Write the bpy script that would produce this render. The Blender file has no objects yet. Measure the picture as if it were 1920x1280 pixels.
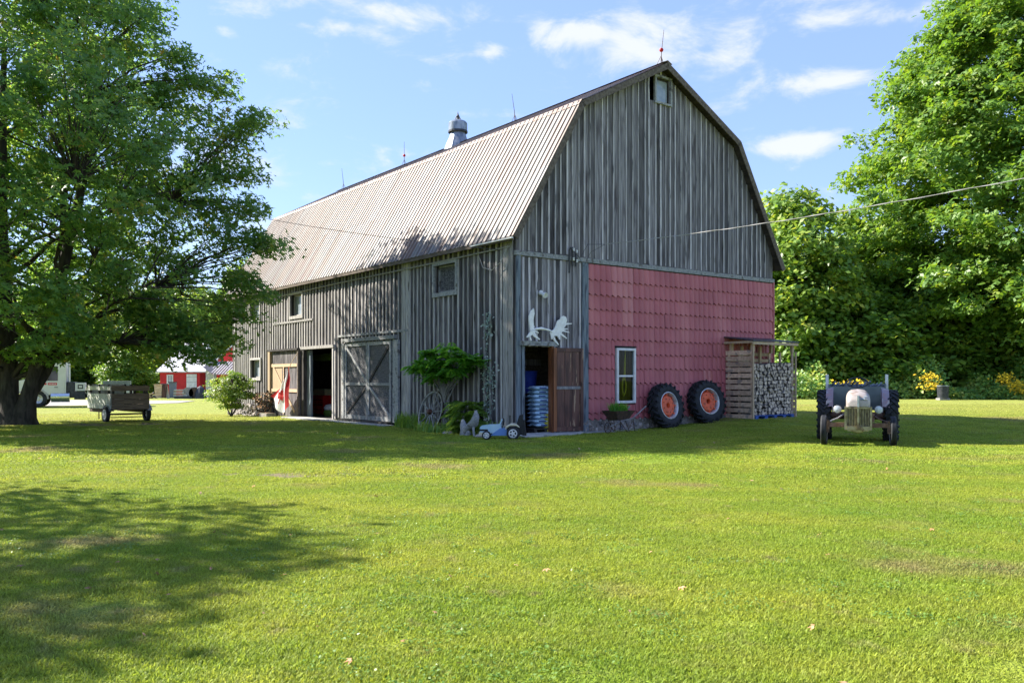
import bpy, math, random
import numpy as np
from mathutils import Matrix, Vector
R = math.radians
rnd = random.Random(7)
scene = bpy.context.scene
col = scene.collection

# ---------------------------------------------------------------- camera
cam_d = bpy.data.cameras.new('camera'); cam = bpy.data.objects.new('camera', cam_d); col.objects.link(cam)
cam.location = (0, 0, 1.5); cam.rotation_euler = (R(90), 0, 0)
cam_d.sensor_width = 36; cam_d.lens = 30.3; cam_d.shift_y = 0.0365
cam_d.clip_start = 0.05; cam_d.clip_end = 3000
scene.camera = cam

# ---------------------------------------------------------------- sky, sun, exposure
SUN_EL = 38.0
SUN_DIR = Vector((-0.935, 0.355, 0)).normalized() * math.cos(R(SUN_EL)) + Vector((0, 0, math.sin(R(SUN_EL))))
SKY_STRENGTH, SUN_STRENGTH, EXPOSURE = 0.083, 4.4, 1.80
w = bpy.data.worlds.new('World'); scene.world = w; w.use_nodes = True
nt = w.node_tree; nt.nodes.clear()
def wn(t, **k):
    n = nt.nodes.new(t)
    for a, b in k.items(): setattr(n, a, b)
    return n
def wl(a, b): nt.links.new(a, b)
out = wn('ShaderNodeOutputWorld'); bg = wn('ShaderNodeBackground'); sky = wn('ShaderNodeTexSky')
sky.sky_type = 'NISHITA'; sky.sun_disc = False; sky.sun_elevation = R(SUN_EL)
sky.sun_rotation = math.atan2(SUN_DIR.x, SUN_DIR.y)
sky.air_density = 1.0; sky.dust_density = 0.3; sky.ozone_density = 1.6; sky.altitude = 200
tc = wn('ShaderNodeTexCoord')
nz = wn('ShaderNodeTexNoise'); nz.inputs['Scale'].default_value = 11.0; nz.inputs['Detail'].default_value = 12; nz.inputs['Roughness'].default_value = .62; nz.inputs['Distortion'].default_value = .35
mp = wn('ShaderNodeMapping'); mp.inputs['Scale'].default_value = (1, 1, 2.2); wl(tc.outputs['Generated'], mp.inputs[0]); wl(mp.outputs[0], nz.inputs[0])
# clouds: soft patches at their own directions in the sky
CLOUDS = [(755, 28, 150, 38, .8), (640, 52, 110, 20, .6), (880, 28, 60, 30, .5), (1090, 60, 110, 34, .95), (1240, 85, 150, 60, 1.0), (1370, 90, 90, 48, .9), (925, 100, 48, 20, .75),
          (1180, 60, 80, 40, .8), (1500, 271, 110, 30, 1.05), (1550, 148, 100, 30, .75), (1590, 35, 170, 40, .7), (422, 60, 36, 16, .7), (500, 425, 90, 50, .7), (330, 95, 200, 40, .3), (60, 60, 200, 50, .4), (1700, 20, 120, 30, .5)]
prev = None
for (px, py, rx, ry, s) in CLOUDS:
    c = Vector(((px-960)/1616, 1, (710-py)/1616)); sc = c.length; c.normalize()
    sub = wn('ShaderNodeVectorMath', operation='SUBTRACT'); wl(tc.outputs['Generated'], sub.inputs[0]); sub.inputs[1].default_value = c
    mul = wn('ShaderNodeVectorMath', operation='MULTIPLY'); wl(sub.outputs[0], mul.inputs[0]); mul.inputs[1].default_value = (1616/rx*sc, 1616/rx*sc, 1616/ry*sc)
    ln = wn('ShaderNodeVectorMath', operation='LENGTH'); wl(mul.outputs[0], ln.inputs[0])
    mr = wn('ShaderNodeMapRange', interpolation_type='SMOOTHSTEP'); wl(ln.outputs['Value'], mr.inputs[0])
    mr.inputs[1].default_value = 0; mr.inputs[2].default_value = 1.25; mr.inputs[3].default_value = s; mr.inputs[4].default_value = 0
    if prev is None: prev = mr.outputs[0]
    else:
        mx = wn('ShaderNodeMath', operation='MAXIMUM'); wl(prev, mx.inputs[0]); wl(mr.outputs[0], mx.inputs[1]); prev = mx.outputs[0]
a1 = wn('ShaderNodeMath', operation='MULTIPLY_ADD'); wl(nz.outputs[0], a1.inputs[0]); a1.inputs[1].default_value = 3.2; a1.inputs[2].default_value = -1.66
a2 = wn('ShaderNodeMath', operation='ADD'); wl(prev, a2.inputs[0]); wl(a1.outputs[0], a2.inputs[1])
dn = wn('ShaderNodeMapRange', interpolation_type='SMOOTHSTEP'); wl(a2.outputs[0], dn.inputs[0])
dn.inputs[1].default_value = 0.02; dn.inputs[2].default_value = .95; dn.inputs[3].default_value = 0; dn.inputs[4].default_value = .85
hs = wn('ShaderNodeHueSaturation'); hs.inputs['Saturation'].default_value = 1.05; wl(sky.outputs[0], hs.inputs['Color'])
hazec = wn('ShaderNodeMixRGB'); hazec.inputs[0].default_value = .58; wl(hs.outputs[0], hazec.inputs[1]); hazec.inputs[2].default_value = (1.45, 2.05, 4.3, 1)
mixc = wn('ShaderNodeMixRGB'); wl(dn.outputs[0], mixc.inputs[0]); wl(hazec.outputs[0], mixc.inputs[1]); mixc.inputs[2].default_value = (3.5, 3.6, 3.8, 1)
wl(mixc.outputs[0], bg.inputs[0]); bg.inputs[1].default_value = SKY_STRENGTH; wl(bg.outputs[0], out.inputs[0])
sun_d = bpy.data.lights.new('sun', 'SUN'); sun_d.energy = SUN_STRENGTH; sun_d.angle = R(.5); sun_d.color = (1, .93, .82)
sun = bpy.data.objects.new('sun', sun_d); col.objects.link(sun); sun.rotation_euler = SUN_DIR.to_track_quat('Z', 'Y').to_euler()
sun.location = (-30, 10, 30)
scene.view_settings.view_transform = 'Standard'; scene.view_settings.look = 'None'
scene.view_settings.exposure = EXPOSURE; scene.view_settings.gamma = 1
scene.cycles.max_bounces = 6; scene.cycles.transparent_max_bounces = 8

# ---------------------------------------------------------------- materials
def lin(c):
    if isinstance(c, (int, float)): c = (c, c, c)
    return (c[0], c[1], c[2], 1)
def mat(name, c1, c2=None, scale=6.0, stretch=(1, 1, 1), rough=.8, metal=0, c3=None, s3=2.0, t3=.6, st3=None, rand=0.0, bump=0, bscale=None, island=0.0,
        trans=0, world=False, spec=.3, detail=6, lo=.35, hi=.65, transc=None, w3=.12, rcol=None):
    m = bpy.data.materials.new(name); m.use_nodes = True; t = m.node_tree; t.nodes.clear()
    N = lambda ty, **k: _n(t, ty, k)
    Lk = t.links.new
    o = N('ShaderNodeOutputMaterial'); p = N('ShaderNodeBsdfPrincipled')
    p.inputs['Roughness'].default_value = rough; p.inputs['Metallic'].default_value = metal
    p.inputs['Specular IOR Level'].default_value = spec
    oi = N('ShaderNodeObjectInfo')
    if world:
        g = N('ShaderNodeNewGeometry'); vec = g.outputs['Position']
    else:
        tcn = N('ShaderNodeTexCoord')
        ml = N('ShaderNodeMath', operation='MULTIPLY'); Lk(oi.outputs['Random'], ml.inputs[0]); ml.inputs[1].default_value = 37.0
        ad = N('ShaderNodeVectorMath', operation='ADD'); Lk(tcn.outputs['Object'], ad.inputs[0]); Lk(ml.outputs[0], ad.inputs[1]); vec = ad.outputs[0]
    def noise(sc, st, det=detail):
        mp = N('ShaderNodeMapping'); mp.inputs['Scale'].default_value = st; Lk(vec, mp.inputs[0])
        n = N('ShaderNodeTexNoise'); n.inputs['Scale'].default_value = sc; n.inputs['Detail'].default_value = det; Lk(mp.outputs[0], n.inputs[0]); return n.outputs[0]
    cur = None
    rgb = N('ShaderNodeRGB'); rgb.outputs[0].default_value = lin(c1); cur = rgb.outputs[0]
    if c2 is not None:
        f = N('ShaderNodeMapRange', interpolation_type='SMOOTHSTEP'); Lk(noise(scale, stretch), f.inputs[0]); f.inputs[1].default_value = lo; f.inputs[2].default_value = hi
        mx = N('ShaderNodeMixRGB'); Lk(f.outputs[0], mx.inputs[0]); Lk(cur, mx.inputs[1]); mx.inputs[2].default_value = lin(c2); cur = mx.outputs[0]
    if c3 is not None:
        f = N('ShaderNodeMapRange', interpolation_type='SMOOTHSTEP'); Lk(noise(s3, st3 or stretch), f.inputs[0]); f.inputs[1].default_value = t3 - w3 / 2; f.inputs[2].default_value = t3 + w3 / 2
        mx = N('ShaderNodeMixRGB'); Lk(f.outputs[0], mx.inputs[0]); Lk(cur, mx.inputs[1]); mx.inputs[2].default_value = lin(c3); cur = mx.outputs[0]
    if rcol is not None:
        pw_ = N('ShaderNodeMath', operation='POWER'); Lk(oi.outputs['Random'], pw_.inputs[0]); pw_.inputs[1].default_value = 1.8
        m7 = N('ShaderNodeMath', operation='MULTIPLY'); Lk(pw_.outputs[0], m7.inputs[0]); m7.inputs[1].default_value = .85
        mx = N('ShaderNodeMixRGB'); Lk(m7.outputs[0], mx.inputs[0]); Lk(cur, mx.inputs[1]); mx.inputs[2].default_value = lin(rcol); cur = mx.outputs[0]
    if rand or island:
        if island:
            g2 = N('ShaderNodeNewGeometry'); src = g2.outputs['Random Per Island']; am = island
        else: src = oi.outputs['Random']; am = rand
        mr = N('ShaderNodeMapRange'); Lk(src, mr.inputs[0]); mr.inputs[3].default_value = 1 - am; mr.inputs[4].default_value = 1 + am
        h = N('ShaderNodeHueSaturation'); Lk(mr.outputs[0], h.inputs['Value']); Lk(cur, h.inputs['Color']); cur = h.outputs[0]
    Lk(cur, p.inputs['Base Color'])
    if bump:
        b = N('ShaderNodeBump'); b.inputs['Strength'].default_value = bump; b.inputs['Distance'].default_value = .02
        Lk(noise(bscale or scale * 3, stretch, 4), b.inputs['Height']); Lk(b.outputs[0], p.inputs['Normal'])
    if trans:
        tr = N('ShaderNodeBsdfTranslucent')
        hs = N('ShaderNodeHueSaturation'); hs.inputs['Value'].default_value = 1.5; hs.inputs['Hue'].default_value = .485; hs.inputs['Saturation'].default_value = 1.1
        Lk(cur, hs.inputs['Color']); Lk(hs.outputs[0], tr.inputs[0])
        ms = N('ShaderNodeMixShader'); ms.inputs[0].default_value = trans; Lk(p.outputs[0], ms.inputs[1]); Lk(tr.outputs[0], ms.inputs[2]); Lk(ms.outputs[0], o.inputs[0])
    else: Lk(p.outputs[0], o.inputs[0])
    return m
def _n(t, ty, k):
    n = t.nodes.new(ty)
    for a, b in k.items(): setattr(n, a, b)
    return n

def leaf_mat(name, stops, trans=.35, rough=.45, spec=.35):
    """leaf colour by island, clumps by position"""
    m = bpy.data.materials.new(name); m.use_nodes = True; t = m.node_tree; t.nodes.clear(); N = lambda ty, **k: _n(t, ty, k); Lk = t.links.new
    o = N('ShaderNodeOutputMaterial'); p = N('ShaderNodeBsdfPrincipled'); p.inputs['Roughness'].default_value = rough; p.inputs['Specular IOR Level'].default_value = spec
    g = N('ShaderNodeNewGeometry'); n = N('ShaderNodeTexNoise'); n.inputs['Scale'].default_value = .7; n.inputs['Detail'].default_value = 3; Lk(g.outputs['Position'], n.inputs[0])
    a = N('ShaderNodeMath', operation='MULTIPLY_ADD'); Lk(n.outputs[0], a.inputs[0]); a.inputs[1].default_value = 1.1; a.inputs[2].default_value = -.3
    b = N('ShaderNodeMath', operation='MULTIPLY_ADD'); Lk(g.outputs['Random Per Island'], b.inputs[0]); b.inputs[1].default_value = .6; Lk(a.outputs[0], b.inputs[2])
    cr = N('ShaderNodeValToRGB'); Lk(b.outputs[0], cr.inputs[0])
    while len(cr.color_ramp.elements) < len(stops): cr.color_ramp.elements.new(.5)
    for e, (ps, c) in zip(cr.color_ramp.elements, stops): e.position = ps; e.color = lin(c)
    Lk(cr.outputs[0], p.inputs['Base Color'])
    tr = N('ShaderNodeBsdfTranslucent'); hs = N('ShaderNodeHueSaturation'); hs.inputs['Value'].default_value = 1.9; hs.inputs['Hue'].default_value = .48; hs.inputs['Saturation'].default_value = 1.1
    Lk(cr.outputs[0], hs.inputs['Color']); Lk(hs.outputs[0], tr.inputs[0])
    ms = N('ShaderNodeMixShader'); ms.inputs[0].default_value = trans; Lk(p.outputs[0], ms.inputs[1]); Lk(tr.outputs[0], ms.inputs[2]); Lk(ms.outputs[0], o.inputs[0])
    return m

M = {}
G1 = (1, 1, .06)      # vertical grain
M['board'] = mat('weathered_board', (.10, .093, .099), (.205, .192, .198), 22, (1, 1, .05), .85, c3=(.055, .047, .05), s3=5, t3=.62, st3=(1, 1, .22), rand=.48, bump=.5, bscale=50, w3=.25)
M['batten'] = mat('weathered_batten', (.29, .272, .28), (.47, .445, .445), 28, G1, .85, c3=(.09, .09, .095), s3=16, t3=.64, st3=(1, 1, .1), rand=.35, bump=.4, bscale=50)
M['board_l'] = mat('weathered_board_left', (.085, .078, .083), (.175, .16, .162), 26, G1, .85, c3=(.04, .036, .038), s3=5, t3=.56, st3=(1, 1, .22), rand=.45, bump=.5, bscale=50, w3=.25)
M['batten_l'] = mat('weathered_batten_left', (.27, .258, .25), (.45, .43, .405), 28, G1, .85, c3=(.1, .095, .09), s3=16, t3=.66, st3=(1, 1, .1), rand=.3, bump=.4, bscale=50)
M['trim'] = mat('grey_trim', (.22, .23, .235), (.34, .34, .33), 18, (1, 1, 1), .8, c3=(.12, .11, .1), s3=6, t3=.62, rand=.15)
M['blue_trim'] = mat('blue_grey_board', (.11, .14, .17), (.2, .23, .255), 20, G1, .8, c3=(.06, .07, .09), s3=9, t3=.6, st3=(1, 1, .15))
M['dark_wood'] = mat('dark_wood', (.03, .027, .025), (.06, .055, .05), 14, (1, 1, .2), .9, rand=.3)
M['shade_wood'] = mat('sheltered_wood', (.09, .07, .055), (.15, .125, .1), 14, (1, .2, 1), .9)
M['osb'] = mat('speckled_panel', (.05, .05, .056), (.19, .19, .2), 24, (1, 1, 1), .8, c3=(.03, .03, .035), s3=34, t3=.56, detail=3)
M['roofm'] = mat('galvanised_roof', (.225, .214, .203), (.14, .12, .105), 5, (2.2, .1, 1), .5, metal=.05, c3=(.125, .07, .048), s3=1.5, t3=.55, st3=(2.2, .25, 1), rand=.2, spec=.4, w3=.22, rcol=(.115, .072, .05))
M['roofcap'] = mat('rusty_cap', (.22, .15, .12), (.36, .31, .28), 6, (1, .3, 1), .6, metal=.2)
M['deck'] = mat('roof_boards', (.04, .033, .028), (.075, .06, .05), 12, (1, .1, 1), .9)
M['red_tile'] = mat('faded_red_metal', (.375, .10, .112), (.42, .118, .13), 1.1, (1, 1, 1), .5, metal=.0, c3=(.5, .17, .17), s3=.9, t3=.62, st3=(1, 1, .2), w3=.25, rand=.07, world=True, spec=.3, bump=.25, bscale=3)
M['red_tile_pale'] = mat('pale_red_metal', (.45, .13, .13), (.48, .15, .14), 3.0, (1, 1, .5), .4, rand=.05, spec=.5)
M['stone'] = mat('field_stone', (.22, .19, .17), (.36, .32, .29), 8, c3=(.14, .14, .15), s3=3, t3=.55, rough=.9, island=.35)
M['mortar'] = mat('old_mortar', (.2, .185, .17), (.28, .26, .24), 12, rough=.95)
M['concrete'] = mat('old_concrete', (.30, .30, .29), (.42, .41, .39), 5, c3=(.2, .2, .19), s3=2.5, t3=.6, rough=.9, bump=.2)
M['glass'] = mat('dark_glass', (.02, .025, .03), rough=.06, spec=.8)
M['glass_l'] = mat('hazy_glass', (.22, .26, .3), (.3, .34, .38), 4, rough=.15, spec=.8)
M['white'] = mat('white_paint', (.72, .72, .71), (.6, .6, .59), 5, rough=.5, rand=.04)
M['black'] = mat('interior_black', (.012, .011, .01), rough=.95)
M['rub'] = mat('tyre_rubber', (.011, .013, .017), (.022, .024, .027), 8, rough=.75, spec=.4)
M['orange'] = mat('orange_rim_paint', (.8, .13, .045), (.62, .1, .04), 7, rough=.5, c3=(.2, .07, .04), s3=9, t3=.66)
M['silver'] = mat('silver_rim', (.62, .64, .66), (.45, .46, .47), 9, rough=.4, metal=.5)
M['iron'] = mat('rusty_iron', (.055, .04, .035), (.11, .07, .05), 14, rough=.7, metal=.3)
M['bone'] = mat('bleached_antler', (.84, .83, .79), (.74, .72, .68), 12, rough=.6)
M['rope'] = mat('yellow_rope', (.72, .62, .04), (.55, .46, .03), 30, rough=.8)
M['rustdoor'] = mat('brown_stained_door', (.055, .022, .018), (.13, .055, .04), 9, (1, 1, .15), .5, c3=(.34, .22, .14), s3=5, t3=.64, st3=(2.2, 2.2, .3), spec=.4, w3=.05)
M['orangewood'] = mat('orange_varnish', (.27, .1, .04), (.15, .055, .025), 12, (1, 1, .1), .45, c3=(.5, .3, .14), s3=6, t3=.66, st3=(1, 1, .3))
M['pallet'] = mat('pallet_wood', (.46, .32, .215), (.6, .45, .31), 12, (.2, 1, 1), .85, c3=(.27, .22, .18), s3=5, t3=.6, rand=.25, bump=.2)
M['palepost'] = mat('fresh_wood', (.5, .38, .24), (.42, .31, .2), 12, (1, 1, .15), .8, rand=.15)
M['logend'] = mat('log_end_grain', (.6, .48, .35), (.42, .35, .28), 25, rough=.9, c3=(.18, .16, .15), s3=9, t3=.58, rand=.4)
M['logbark'] = mat('log_bark', (.12, .1, .085), (.22, .2, .18), 20, rough=.95, rand=.4)
M['blue'] = mat('blue_plastic', (.02, .04, .28), (.03, .06, .36), 4, rough=.5)
M['bluepal'] = mat('blue_pallet_paint', (.03, .08, .3), (.06, .12, .34), 10, rough=.8)
M['bag'] = mat('pale_blue_bag', (.6, .78, .88), (.5, .7, .85), 9, rough=.35, spec=.5, rand=.08)
M['bagprint'] = mat('navy_print', (.03, .06, .2), rough=.5)
M['yellowp'] = mat('dull_yellow', (.5, .42, .05), rough=.6)
M['redcab'] = mat('red_cabinet_paint', (.5, .012, .012), (.42, .01, .01), 5, rough=.45)
M['card'] = mat('carton_print', (.42, .36, .2), (.3, .34, .2), 16, (1, 3, 1), rough=.8)
M['flagred'] = mat('flag_red', (.52, .035, .03), (.42, .03, .028), 6, rough=.8, trans=.25)
M['flagwhite'] = mat('flag_white', (.7, .71, .73), (.6, .61, .64), 6, rough=.8, trans=.25)
M['trunk'] = mat('maple_bark', (.035, .03, .025), (.07, .06, .05), 9, (1, 1, .25), .95, bump=1, bscale=14, c3=(.08, .08, .06), s3=3, t3=.66)
M['soil'] = mat('bare_soil', (.16, .115, .08), (.24, .18, .13), 14, rough=1, bump=.5, c3=(.07, .1, .03), s3=7, t3=.57)
M['tin'] = mat('galvanised_vent', (.16, .19, .23), (.3, .34, .38), 7, (1, 1, .4), .4, metal=.55, c3=(.26, .2, .18), s3=4, t3=.66)
M['tingrey'] = mat('grey_metal_paint', (.3, .31, .31), (.4, .4, .38), 6, rough=.45, metal=.2, c3=(.22, .15, .11), s3=7, t3=.64)
M['hood'] = mat('faded_tractor_paint', (.29, .265, .25), (.38, .33, .305), 4, rough=.38, c3=(.21, .16, .13), s3=5, t3=.57, spec=.5, w3=.2)
M['grille'] = mat('olive_grille', (.25, .215, .11), (.36, .31, .19), 10, rough=.5, c3=(.17, .12, .07), s3=7, t3=.6)
M['dirtorange'] = mat('rusty_engine', (.16, .085, .055), (.24, .15, .11), 10, rough=.7, c3=(.07, .05, .045), s3=6, t3=.55)
M['dkmetal'] = mat('dark_metal', (.03, .035, .045), (.06, .065, .075), 8, rough=.5, metal=.3)
M['lens'] = mat('lamp_glass', (.6, .65, .68), (.45, .5, .55), 14, rough=.1, spec=.9)
M['fenderp'] = mat('mottled_fender', (.22, .2, .24), (.3, .19, .2), 5, rough=.5, c3=(.38, .34, .34), s3=6, t3=.6)
M['greyplate'] = mat('grey_green_plate', (.13, .16, .15), (.18, .21, .19), 4, rough=.6)
M['toyblue'] = mat('toy_blue_plastic', (.42, .58, .66), (.34, .52, .62), 3, rough=.35, spec=.5)
M['toyblue2'] = mat('toy_deep_blue', (.10, .22, .5), rough=.35, spec=.5)
M['toyblack'] = mat('toy_black_plastic', (.015, .017, .02), rough=.4)
M['toycream'] = mat('toy_cream', (.6, .55, .4), rough=.4)
M['greywood'] = mat('driftwood', (.17, .165, .17), (.28, .27, .265), 10, (1, 1, .3), .9, bump=.5)
M['white_wash'] = mat('whitewashed_board', (.62, .64, .6), (.42, .43, .38), 9, (1, 1, .5), .8, c3=(.25, .23, .18), s3=8, t3=.66)
M['brown_board'] = mat('brown_wagon_board', (.17, .125, .09), (.27, .2, .14), 12, (.3, .3, 1.5), .85, rand=.2)
M['shedred'] = mat('shed_red', (.55, .03, .035), (.48, .025, .03), 4, rough=.7, rand=.08)
M['shedroof'] = mat('white_shed_roof', (.75, .72, .74), (.62, .6, .62), 4, rough=.5)
M['truckp'] = mat('cream_truck_paint', (.58, .60, .54), (.54, .56, .5), 3, rough=.3, spec=.5)
M['chrome'] = mat('chrome', (.6, .64, .68), rough=.2, metal=.9)
M['gravel'] = mat('pale_gravel', (.27, .25, .235), (.34, .315, .295), 3, rough=1, world=True)
M['binp'] = mat('grey_bin', (.13, .15, .19), rough=.5)
M['wire'] = mat('pale_wire', (.34, .33, .32), rough=.6)
M['wiredk'] = mat('dark_wire', (.05, .05, .055), rough=.6)
M['leafbrown'] = mat('dry_leaf', (.3, .13, .06), (.45, .3, .17), 20, rough=.9, island=.4)
M['goldenrod'] = mat('goldenrod_yellow', (.62, .45, .02), (.5, .35, .02), 20, rough=.9, island=.3)
M['petal'] = mat('white_petal', (.75, .76, .72), rough=.8)

M['maple'] = leaf_mat('maple_leaves', [(0, (.06, .13, .04)), (.35, (.095, .20, .05)), (.7, (.15, .27, .06)), (.9, (.24, .33, .065)), (1, (.36, .28, .06))], .5)
M['maple2'] = leaf_mat('bright_maple_leaves', [(0, (.052, .12, .024)), (.35, (.088, .19, .03)), (.7, (.145, .255, .035)), (1, (.25, .31, .05))], .36)
M['far'] = leaf_mat('far_tree_leaves', [(0, (0.067, 0.135, 0.032)), (.4, (0.118, 0.225, 0.040)), (.75, (0.212, 0.315, 0.052)), (1, (0.370, 0.382, 0.071))], .35)
M['under'] = leaf_mat('undergrowth_leaves', [(0, (0.078, 0.171, 0.047)), (.4, (0.139, 0.292, 0.068)), (.75, (0.279, 0.396, 0.072)), (1, (0.498, 0.475, 0.119))], .3)
M['sumac'] = leaf_mat('sumac_leaves', [(0, (.07, .21, .035)), (.5, (.12, .32, .045)), (1, (.22, .42, .07))], .5)
M['hosta'] = leaf_mat('hosta_leaves', [(0, (.08, .175, .03)), (.5, (.15, .27, .045)), (1, (.26, .38, .07))], .4)
M['clover'] = leaf_mat('clover_leaves', [(0, (.09, .17, .03)), (.5, (.13, .24, .04)), (1, (.2, .3, .07))], .3)
M['vine'] = leaf_mat('vine_leaves', [(0, (.12, .19, .14)), (.5, (.26, .34, .28)), (1, (.6, .64, .58))], .25)

def lawn_mat(name, blade):
    m = bpy.data.materials.new(name); m.use_nodes = True; t = m.node_tree; t.nodes.clear(); N = lambda ty, **k: _n(t, ty, k); Lk = t.links.new
    o = N('ShaderNodeOutputMaterial'); p = N('ShaderNodeBsdfPrincipled'); p.inputs['Roughness'].default_value = .6 if blade else .95; p.inputs['Specular IOR Level'].default_value = .25 if blade else .1
    g = N('ShaderNodeNewGeometry')
    def noise(sc, det=5, st=(1, 1, 1)):
        mp = N('ShaderNodeMapping'); mp.inputs['Scale'].default_value = st; Lk(g.outputs['Position'], mp.inputs[0])
        n = N('ShaderNodeTexNoise'); n.inputs['Scale'].default_value = sc; n.inputs['Detail'].default_value = det; Lk(mp.outputs[0], n.inputs[0]); return n.outputs[0]
    def mixby(f, lo, hi, a, b, amt=1):
        r = N('ShaderNodeMapRange', interpolation_type='SMOOTHSTEP'); Lk(f, r.inputs[0]); r.inputs[1].default_value = lo; r.inputs[2].default_value = hi; r.inputs[4].default_value = amt
        mx = N('ShaderNodeMixRGB'); Lk(r.outputs[0], mx.inputs[0])
        if hasattr(a, 'links'): Lk(a, mx.inputs[1])
        else: mx.inputs[1].default_value = lin(a)
        if hasattr(b, 'links'): Lk(b, mx.inputs[2])
        else: mx.inputs[2].default_value = lin(b)
        return mx.outputs[0]
    c = mixby(noise(.8, 5, (.7, 1.2, 1)), .35, .68, (.215, .295, .03), (.29, .335, .04))
    c = mixby(noise(.33, 4), .45, .7, c, (.14, .25, .022), .6)
    c = mixby(noise(7, 4), .45, .75, c, (.27, .29, .07), .4)          # drier tips
    c = mixby(noise(2.6, 6), .60, .74, c, (.30, .24, .13), .5)
    c = mixby(noise(.42, 6, (1, 1.1, 1)), .55, .72, c, (.31, .23, .13), .62)       # thin brownish patches
    sx = N('ShaderNodeSeparateXYZ'); Lk(g.outputs['Position'], sx.inputs[0]); c = mixby(sx.outputs['Y'], 22, 38, c, (.40, .40, .12), .6)      # drier, paler grass at the back of the lawn
    if blade:
        r = N('ShaderNodeMapRange'); Lk(g.outputs['Random Per Island'], r.inputs[0]); r.inputs[3].default_value = .62; r.inputs[4].default_value = 1.4
        h = N('ShaderNodeHueSaturation'); Lk(c, h.inputs['Color']); Lk(r.outputs[0], h.inputs['Value']); c = h.outputs[0]
    else:
        c = mixby(noise(60, 3), .35, .7, c, (.07, .11, .014), .75)
        # the scalped, bare patch in the lawn and the worn strip below the wagon
        for (cx, cy, sx_, sy_) in ((-2.7, 13.6, 2.3, .8), (-14.2, 28.6, 3.6, 1.3)):
            s = N('ShaderNodeVectorMath', operation='SUBTRACT'); Lk(g.outputs['Position'], s.inputs[0]); s.inputs[1].default_value = (cx, cy, 0)
            q = N('ShaderNodeVectorMath', operation='MULTIPLY'); Lk(s.outputs[0], q.inputs[0]); q.inputs[1].default_value = (1/sx_, 1/sy_, 0)
            l = N('ShaderNodeVectorMath', operation='LENGTH'); Lk(q.outputs[0], l.inputs[0])
            n2 = N('ShaderNodeMath', operation='MULTIPLY_ADD'); Lk(noise(3, 6), n2.inputs[0]); n2.inputs[1].default_value = 1.6; Lk(l.outputs['Value'], n2.inputs[2])
            r = N('ShaderNodeMapRange', interpolation_type='SMOOTHSTEP'); Lk(n2.outputs[0], r.inputs[0]); r.inputs[1].default_value = 1.3; r.inputs[2].default_value = 1.9; r.inputs[3].default_value = .85; r.inputs[4].default_value = 0
            mx = N('ShaderNodeMixRGB'); Lk(r.outputs[0], mx.inputs[0]); Lk(c, mx.inputs[1]); mx.inputs[2].default_value = (.2, .155, .11, 1); c = mx.outputs[0]
        b = N('ShaderNodeBump'); b.inputs['Strength'].default_value = .8; b.inputs['Distance'].default_value = .05; Lk(noise(45, 4), b.inputs['Height']); Lk(b.outputs[0], p.inputs['Normal'])
    Lk(c, p.inputs['Base Color'])
    if blade:
        tr = N('ShaderNodeBsdfTranslucent'); hs = N('ShaderNodeHueSaturation'); hs.inputs['Value'].default_value = 1.5; hs.inputs['Hue'].default_value = .487; Lk(c, hs.inputs['Color']); Lk(hs.outputs[0], tr.inputs[0])
        ms = N('ShaderNodeMixShader'); ms.inputs[0].default_value = .4; Lk(p.outputs[0], ms.inputs[1]); Lk(tr.outputs[0], ms.inputs[2]); Lk(ms.outputs[0], o.inputs[0])
    else: Lk(p.outputs[0], o.inputs[0])
    return m
M['lawn'] = lawn_mat('lawn_ground', False); M['blade'] = lawn_mat('grass_blades', True)

def glass_mat():
    m = bpy.data.materials.new('window_glass'); m.use_nodes = True; t = m.node_tree; t.nodes.clear()
    o = t.nodes.new('ShaderNodeOutputMaterial'); a = t.nodes.new('ShaderNodeBsdfTransparent'); g = t.nodes.new('ShaderNodeBsdfGlossy'); g.inputs['Roughness'].default_value = .03; a.inputs[0].default_value = (.75, .8, .8, 1); g.inputs[0].default_value = (.75, .8, .8, 1)
    x = t.nodes.new('ShaderNodeMixShader'); x.inputs[0].default_value = .015; t.links.new(a.outputs[0], x.inputs[1]); t.links.new(g.outputs[0], x.inputs[2]); t.links.new(x.outputs[0], o.inputs[0]); return m
M['clear'] = glass_mat()

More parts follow.
